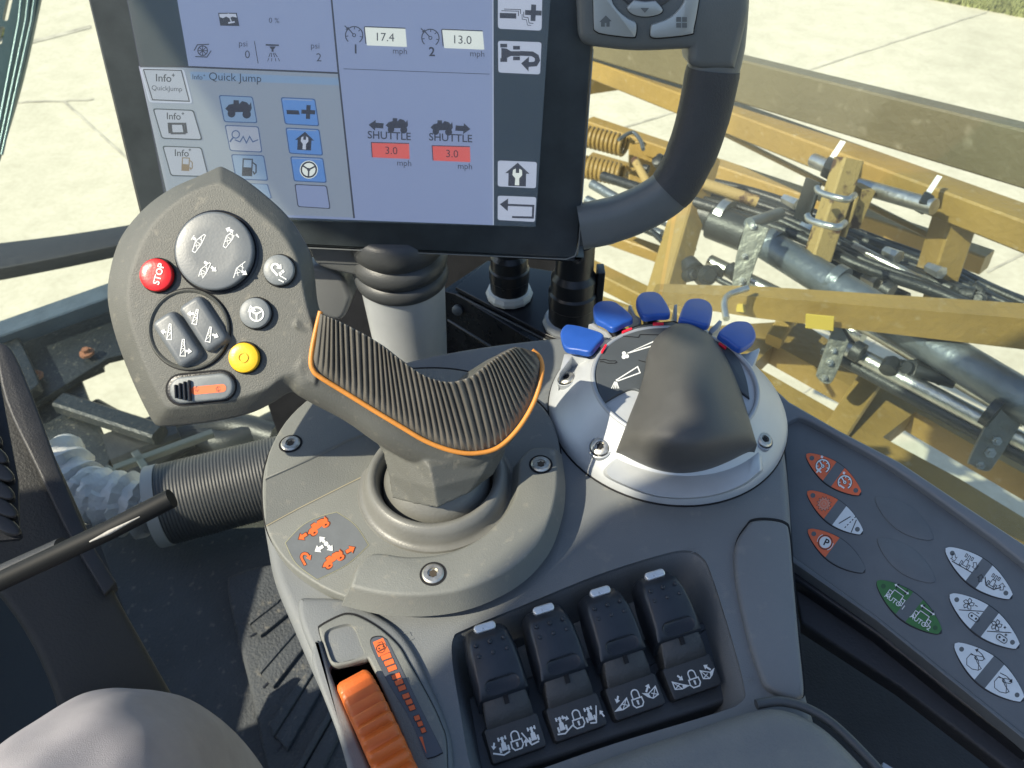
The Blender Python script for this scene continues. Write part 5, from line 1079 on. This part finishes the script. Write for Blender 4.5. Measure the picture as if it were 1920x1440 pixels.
for k in range(4):
    O = LO_ + LX * k + YW * .0065 - LXn * .0012; LF = Lo(O, (0, 0, 1), LXn); lt = thing('hydraulic_lever', LL[k], 'lever', O, 'hydraulic paddle levers')
    # foot with sloping label face
    ft = Lo(O + V((0, 0, .0085)), (V((0, 0, 1)) * .96 - LF.Y * .28), LXn)
    slab('foot', ft, rrect(0, -.0068, .0256, .0148, .0014, 0, 3), .0, -.014, mat('foot_black', (.035, .037, .038), .5, 0, .3, 900, .15, 60), lt, bev=.0008, segs=2, flare=.0008)
    d = D(ft, .00022); glyph_lever(k, d)
    d.build('symbols', lt)
    # neck
    rings = []
    for v_, h_, w_ in ((.0000, .0085, .0225), (.004, .0125, .0220), (.008, .0152, .0212), (.013, .0168, .0204), (.020, .0165, .0200)):
        w2 = w_ / 2; rings.append([LF.at(-w2, v_, -.004), LF.at(-w2, v_, h_ - .001), LF.at(-w2 + .001, v_, h_), LF.at(w2 - .001, v_, h_), LF.at(w2, v_, h_ - .001), LF.at(w2, v_, -.004)])
    loft('neck', rings, NECK, lt, sharp=50)
    bm = bmesh.new(); box_bm(bm, LF.at(.0003, .006, .0150), LF.at(.0005, .012, .0172), .0022, .0006); link_bm('neck_slot', bm, GAP, lt)
    # paddle body
    rings = []
    for v_, h0_, h_, wb, wt_ in ((.0095, .004, .0162, .0252, .0235), (.0100, .004, .0180, .0264, .0240), (.016, .004, .0215, .0268, .0236), (.024, .004, .0245, .0266, .0228), (.033, .006, .0268, .0258, .0215), (.039, .008, .0264, .0250, .0200), (.0425, .010, .0262, .0244, .0190), (.0450, .011, .0246, .0240, .0180), (.0475, .012, .0240, .0236, .0176), (.0492, .013, .0226, .0228, .0168), (.0498, .013, .0190, .0218, .0160)):
        a, b = wb * .465, wt_ * .465; c_ = .0012; v_ = .0095 + (v_ - .0095) * .80
        rings.append([LF.at(-a, v_, h0_), LF.at(-a, v_, h_ - .006), LF.at(-b - .0004, v_, h_ - .0012), LF.at(-b + c_, v_, h_), LF.at(b - c_, v_, h_), LF.at(b + .0004, v_, h_ - .0012), LF.at(a, v_, h_ - .006), LF.at(a, v_, h0_)])
    pb = loft('paddle', rings, LBLK, lt, sharp=42)
    slope = Lo(LF.at(0, .0178, .0232), (V((0, 0, 1)) * .95 - LF.Y * .36), LXn)
    loft('thumb_scoop', [[slope.at(x, y - .0015, .0006 - .0002 * j) for x, y in rrect(0, -.004 + .0004 * j, .0165 - .001 * j, .0068 - .0008 * j, .0034 - .0004 * j, 0, 6)] for j in range(3)], BLACKP, pb, cap0=False, sharp=80)
    for i in range(3):
        for j in range(2):
            hh = .0262 + .0010 * j; f2 = Lo(LF.at(-.0068 + .0068 * i, .0262 + .0050 * j, hh), (V((0, 0, 1)) * .97 - LF.Y * .22), LXn)
            lathe('grip_dot', f2, [(.0011, -.0004), (.0009, .0003), (.0004, .0006)], LBLK, pb, n=12, sharp=80)
    slab('indicator_bar', Lo(LF.at(0, .0398, .0244), V((0, 0, 1)) * .9 - LF.Y * .1, LXn), rrect(0, 0, .0108, .0042, .0018, 0, 5), .0018, -.0010, CHROME, pb, bev=.0010, segs=4)
# ---------------------------------------------------------------- button panel on the right
PF = Fr(onz(1500, 900, .628), (-.16, -.06, .98))
bp = thing('button_panel', 'charcoal side panel with orange, white and green leaf shaped buttons by the window', 'control panel', PF.at(1680, 1000, 0))
inner_e = [(1469, 812), (1474, 795), (1488, 785), (1508, 785), (1579, 822), (1680, 880), (1827, 984), (2040, 1140)]
ie = crv([(x, y) for x, y in inner_e], 5, False)
base = ie + [(2040, 1475), (1781, 1268), (1643, 1158), (1486, 1044)]
slab('panel_face', PF, base, 0, -.006, PANEL, bp, bev=.001)
rim = [(1405, 680), (1440, 715), (1480, 752), (1574, 806), (1689, 866), (1800, 940), (1925, 1022), (2040, 1100), (2040, 1148), (1925, 1060)] + ie[::-1][4:] + [(1480, 1048), (1470, 1052), (1440, 900)]
slab('panel_rim', PF, rim, .0050, -.012, mat('rim_plastic', (.15, .16, .165), .4, 0, .3, 1500, .06, 30), bp, bev=.0018)
slab('panel_lip', PF, [(1478, 1040), (1486, 1042), (1643, 1156), (1781, 1266), (2040, 1473), (2040, 1483), (1781, 1274), (1643, 1163), (1480, 1050)], .0012, -.02, PANEL, bp, bev=.0005)
slab('panel_skirt', PF, [(1480, 1050), (1643, 1163), (1781, 1274), (2040, 1483), (2040, 1560), (1860, 1420), (1690, 1290), (1502, 1168)], -.018, -.03, BLACKM, bp, bev=.002)
slab('panel_skirt', PF, [(1480, 1050), (1643, 1163), (1781, 1274), (2040, 1483), (2040, 1500), (1781, 1300), (1643, 1190), (1480, 1080)], -.008, -.03, BLACKP, bp, bev=.002)
slab('side_knob', PF, circ(1478, 1180, 24, 50, 24), -.004, -.02, DARKP, con, bev=.003)
def leaf(p0, p1, wr=.36, n=16, pinch=0):
    p0, p1 = V(p0), V(p1); dv = p1 - p0; q = V((-dv.y, dv.x)); a, b = [], []
    for k in range(n + 1):
        t_ = k / n; w_ = wr / 2 * (max(0, math.sin(math.pi * t_)) ** .55) * (.8 + .2 * math.sin(math.pi * t_))
        a.append(p0 + dv * t_ + q * w_); b.append(p0 + dv * t_ - q * w_)
    return a, b
def leafpoly(p0, p1, wr, t0, t1):
    a, b = leaf(p0, p1, wr, 40); i0, i1 = int(t0 * 40), int(t1 * 40)
    return [(v.x, v.y) for v in a[i0:i1 + 1]] + [(v.x, v.y) for v in b[i0:i1 + 1][::-1]]
def dedup(P):
    o_ = []
    for p in P:
        if not o_ or (V(p) - V(o_[-1])).length > .35: o_.append(p)
    if (V(o_[0]) - V(o_[-1])).length < .35: o_.pop()
    return o_
def zc(x, y): return (1460 + x / 2.182, 740 + y / 2.182)
def pad(z0, z1, c0, c1, g0=None, g1=None, lab=None):
    p0, p1 = zc(*z0), zc(*z1); wr = .37
    o = slab('button_pad', PF, dedup(leafpoly(p0, p1, wr, 0, 1)), .0007, -.001, PANEL if not c0 else BLACKM, bp, bev=.0004, segs=2, label=lab)
    if c0 is None: return
    d = D(PF, .0009)
    if c0: d.poly(dedup(leafpoly(p0, p1, wr * .93, .02, .44)), c0)
    if c1: d.poly(dedup(leafpoly(p0, p1, wr * .93, .575, .98)), c1)
    d.poly(dedup(leafpoly(p0, p1, wr * .93, .44, .575 if c1 else .98)), PANEL)
    dv = V(p1) - V(p0)
    a = V(p0) + dv * .10; d.circle(a.x, a.y, 4.6, GRINK if c0 is not GRP else mat('dark_green', (.03, .08, .03), .5))
    if c1: a = V(p0) + dv * .90; d.circle(a.x, a.y, 4.6, GRINK if c1 is not GRP else MATS['dark_green'])
    m0 = V(p0) + dv * .30; m1 = V(p0) + dv * .70; ang = math.atan2(dv.y, dv.x)
    if g0: g0(d, m0.x, m0.y, ang)
    if g1: g1(d, m1.x, m1.y, ang)
    d.build('button_print', o)
def gg(x_):
    def f(d, x, y, a):
        sym(d, aff(x, y, 27, .2), 'gauge', INK, 4.6); sym(d, aff(x, y, 27, .2), 'gauge', WHITE, 2.4); d.arrow((x - 2, y - 20), (x - 1, y - 14), 3, WHITE, 4)
        if x_: d.line([(x - 12, y + 3), (x - 3, y + 12)], 3, WHITE); d.line([(x - 3, y + 3), (x - 12, y + 12)], 3, WHITE)
        else: d.line([(x - 10, y + 5), (x - 1, y + 11)], 3, WHITE)
    return f
GEARM = mat('salmon_print', (.62, .24, .15), .5)
def gear(d, x, y, a):
    P = [(x + r * math.cos(t_), y + r * math.sin(t_)) for t_, r in [(2 * math.pi * k / 48, 14 if (k // 2) % 2 else 11) for k in range(48)]]
    d.poly(P, INK); d.poly([(x + (p[0] - x) * .92, y + (p[1] - y) * .92) for p in P], GEARM); d.circle(x, y, 6, ORP2, w=1.2); d.text('A', x, y + 3, 9, ORP2, 0)
def road(d, x, y, a):
    d.line([(x - 14, y + 5), (x + 8, y - 8)], 1.8, INK); d.line([(x + 9, y + 22), (x + 19, y - 2)], 1.8, INK)
    for k in range(5): d.line([(x - 3 + 4.6 * k, y + 13 - 4.6 * k), (x - .6 + 4.6 * k, y + 10.6 - 4.6 * k)], 1.8, INK)
def park(d, x, y, a): d.circle(x, y, 13, OK_, w=2); d.circle(x, y, 11, WHITE); d.text('P', x, y + 6, 18, INK, .45, .03); d.line([(x + 15 * math.cos(t_), y + 15 * math.sin(t_)) for t_ in [3.2 + k * .2 for k in range(7)]], 1.2, WHITE); d.line([(x + 15 * math.cos(t_), y + 15 * math.sin(t_)) for t_ in [.1 + k * .2 for k in range(7)]], 1.2, WHITE)
def auto(n_):
    def f(d, x, y, a): sym(d, aff(x + 3, y - 4, 34, .62), 'track', INK, 2.6); sym(d, aff(x + 3, y - 4, 34, .62), 'track', WHITE, 1.3); d.text('AUTO ' + n_, x - 6, y + 12, 12.5, WHITE, .62, .01)
    return f
def boomo(fl):
    def f(d, x, y, a):
        sym(d, aff(x + 2, y - 3, 24, .55), 'tractor_o', INK, 1.2); d.line([(x - 26, y - 4), (x - 2, y + 10), (x + 12, y + 18)] if not fl else [(x - 14, y - 12), (x - 12, y + 4), (x + 2, y + 12), (x + 16, y + 8)], 1.8, INK)
        for s_ in (-1, 1): 
            q = (x + 20 * s_ - 2, y + 8 * s_ - 2); P = [(q[0] - 4, q[1] - 7), (q[0] + 2, q[1] - 7), (q[0] + 3, q[1]), (q[0] + 6, q[1] - 1), (q[0] + 1, q[1] + 6), (q[0] - 6, q[1] + 1), (q[0] - 3, q[1])]; d.line(P if not fl else [(u, 2 * q[1] - v_) for u, v_ in P], 1.1, INK, True)
    return f
def fanp(pm):
    def f(d, x, y, a):
        sym(d, aff(x - 4, y - 12, 22, .3), 'fan', INK, 1.3); d.line([(x - 22, y - 1), (x + 24, y + 2)], 1.6, INK); sym(d, aff(x + 6, y + 13, 22, .6), 'pill', INK, 1.4)
        if pm: sym(d, aff(x + 12, y - 8, 5), 'plus', INK, 1); sym(d, aff(x + 14, y + 6, 5), 'plus', INK, 1)
        else: d.line([(x + 8, y - 10), (x + 13, y - 7)], 1.5, INK); d.line([(x + 11, y + 4), (x + 16, y + 6)], 1.5, INK)
    return f
def drum(up):
    def f(d, x, y, a): sym(d, aff(x - 2, y + 2, 34, .2), 'drum', INK, 1.3); d.line([(x + 18, y - 2), (x + 12, y - 12), (x + 4, y - 19)] if up else [(x - 6, y - 20), (x + 6, y - 14), (x + 14, y - 6)], 1.5, INK); d.poly([(x + 6, y - 23), (x - 1, y - 21), (x + 3, y - 15)] if up else [(x + 17, y - 9), (x + 17, y - 1), (x + 10, y - 4)], INK)
    return f
pad((113, 243), (338, 408), ORP2, ORP2, gg(1), gg(0), 'orange cruise speed button pad')
pad((117, 395), (345, 568), ORP2, WHP, gear, road, 'half orange half white gear and road button pad')
pad((120, 552), (355, 725), ORP2, None, park, None, 'orange parking brake button pad')
pad((395, 418), (632, 590), None, None, lab='blank raised button pad'); pad((405, 588), (640, 765), None, None, lab='blank raised button pad')
pad((402, 762), (667, 975), GRP, GRP, auto('1'), auto('2'), 'green auto steering button pad')
pad((683, 628), (957, 832), WHP, WHP, boomo(0), boomo(1), 'white boom fold button pad')
pad((700, 817), (985, 1035), WHP, WHP, fanp(0), fanp(1), 'white fan button pad')
pad((720, 1018), (1004, 1252), WHP, WHP, drum(1), drum(0), 'white hopper button pad')
# dark tray below the panel
bm = bmesh.new(); slab_bm(bm, Fr((0, 0, .52), (0, 0, 1)), [(1300, 900), (2100, 1250), (2100, 1800), (1100, 1800)], 0, -.01); o = link_bm('storage_tray', bm, BLACKM); setp(o, 'black storage tray sunk between the console and the button panel', 'tray')
# ---------------------------------------------------------------- armrest pad
ARM = mat('armrest_vinyl', (.13, .135, .135), .55, 0, .6, 900, 0, 18, c2=(.20, .20, .175))
fa = Fr((0, 0, .676), (0, 0, 1))
ao = crv([(960, 1500), (1040, 1452), (1130, 1414), (1260, 1370), (1350, 1340), (1415, 1321), (1460, 1316), (1510, 1330), (1565, 1364), (1640, 1440), (1720, 1540), (1760, 1700, 'c'), (900, 1700, 'c')], 6)
o = slab('armrest_pad', fa, ao, 0, -.03, ARM, bev=.010, segs=6); setp(o, 'worn grey vinyl armrest pad at the bottom edge behind the levers', 'armrest')
pp = [p for p in ao if p[1] < 1500 and 1400 < p[0] < 1700]
o = tube('armrest_piping', crv3([onz(x + 3, y - 2, .668) for x, y in [(1415, 1323), (1460, 1317), (1512, 1331), (1566, 1366), (1642, 1443), (1690, 1500)]], 8), .0022, DARKP, n=10); setp(o, 'thin raised piping along the front right edge of the armrest', 'piping')
o = box('buckle', onz(1648, 1448, .665), onz(1700, 1480, .665), .008, .004, SILVD); setp(o, 'small grey metal buckle at the lower right end of the piping', 'buckle')
# ---------------------------------------------------------------- monitor post with bellows
PC = V((-.083, .452, .50)); PFm = Lo(PC, (0, 0, 1)); ps = thing('monitor_post', 'silver tapered post with a black rubber bellows under the display', 'post', PC)
lathe('post_shell', PFm, [(.026, 0), (.0285, .07), (.0318, .157), (.0328, .162)], SILV, ps, n=56, capb=False, sharp=60)
lathe('bellows', PFm, [(.0325, .160), (.0345, .162), (.0352, .166), (.0345, .171), (.0315, .173), (.0345, .175), (.0356, .180), (.0346, .185), (.0315, .188), (.034, .191), (.0355, .198), (.034, .206), (.030, .210)], mat('bellows_rubber', (.045, .048, .05), .45, 0, .2, 800, .1, 60), ps, n=64, sharp=80)
slab('tilt_bracket', mf, crv([(568, 440, 'c'), (790, 470, 'c'), (783, 480, 'c'), (771, 526, 'c'), (690, 522), (630, 510), (600, 500), (585, 484)], 3), -.012, -.060, mat('bracket_grey', (.10, .105, .105), .45, 0, .3, 1200, .08, 40), mon, bev=.003)
slab('thumb_tab', mf, crv([(575, 500, 'c'), (600, 500), (640, 520), (660, 560, 'c'), (640, 600), (600, 590), (580, 560)], 5), -.03, -.05, mat('tab_grey', (.14, .145, .145), .35), mon, bev=.004)
# ---------------------------------------------------------------- dark bulkhead, junction box, connectors
bm = bmesh.new(); box_bm(bm, (-.30, .635, .42), (.045, .635, .42), .02, .34); o = link_bm('bulkhead', bm, BLACKM); setp(o, 'dark textured cab front bulkhead behind the display post', 'bulkhead')
jb = thing('junction_box', 'glossy black steel box carrying two round connectors below the display', 'junction box', onz(960, 600, .60))
jf = Fr((0, 0, .595), (0, 0, 1))
slab('box_lid', jf, [(854, 538), (914, 488), (1110, 520), (1110, 660), (1026, 628)], 0, -.004, BLACKP, jb, bev=.001)
slab('box_body', jf, [(828, 545), (914, 488), (1110, 520), (1110, 700), (1040, 665), (856, 552)], -.006, -.20, mat('box_paint', (.010, .011, .013), .28, 0, .05, 300, .3, 60), jb, bev=.001)
tube('box_edge', [onz(856, 552, .589), onz(1040, 646, .589)], .0012, DARKP, jb, 8); tube('box_edge', [onz(840, 600, .57), onz(920, 650, .57)], .0012, DARKP, jb, 8)
lathe('bolt', Lo(onz(859, 580, .575), (-.3, -.9, .2)), [(.005, 0), (.005, .003), (.003, .004)], STEEL, jb, n=12)
def connector(px, py, r, h_, nutc, lab, tall, ribs):
    P = onz(px, py, .596); f = Lo(P, (0, .04, 1)); c = thing('connector', lab, 'connector', P, 'round cable connectors on the black box')
    lathe('nut', f, [(r * 1.22, 0), (r * 1.25, .003), (r * 1.15, .007), (r * 1.0, .008)], nutc, c, n=14, sharp=20)
    lathe('plug', f, [(r, .006), (r, h_ * .35), (r * 1.04, h_ * .37), (r * 1.04, h_ * .55), (r * .96, h_ * .58), (r * .96, h_ * .78), (r * .8, h_ * .86), (r * .78, h_ * 1.3)], BLACKP, c, n=72, sharp=30, rfun=(lambda a, r_, z: 1 + .012 * math.copysign(1, math.sin(a * 36)) * (.006 < z < h_ * .5)) if ribs else None)
    if tall: slab('latch', f, rrect(r * 1.1, 0, .006, .014, .001), h_ * .9, h_ * .4, BLACKP, c, bev=.0005)
    tube('cable_sleeve', [f.at(0, 0, h_ * 1.2), f.at(.004, .01, h_ * 1.7)], r * .7, HOSE, c, 20)
connector(955, 554, .0165, .052, mat('pale_nut', (.60, .60, .56), .35), 'black connector with a pale hexagon nut nearer the display post', 0, 1)
connector(1070, 608, .0190, .062, SILVD, 'taller black connector with a side latch next to the blue tabs', 1, 0)
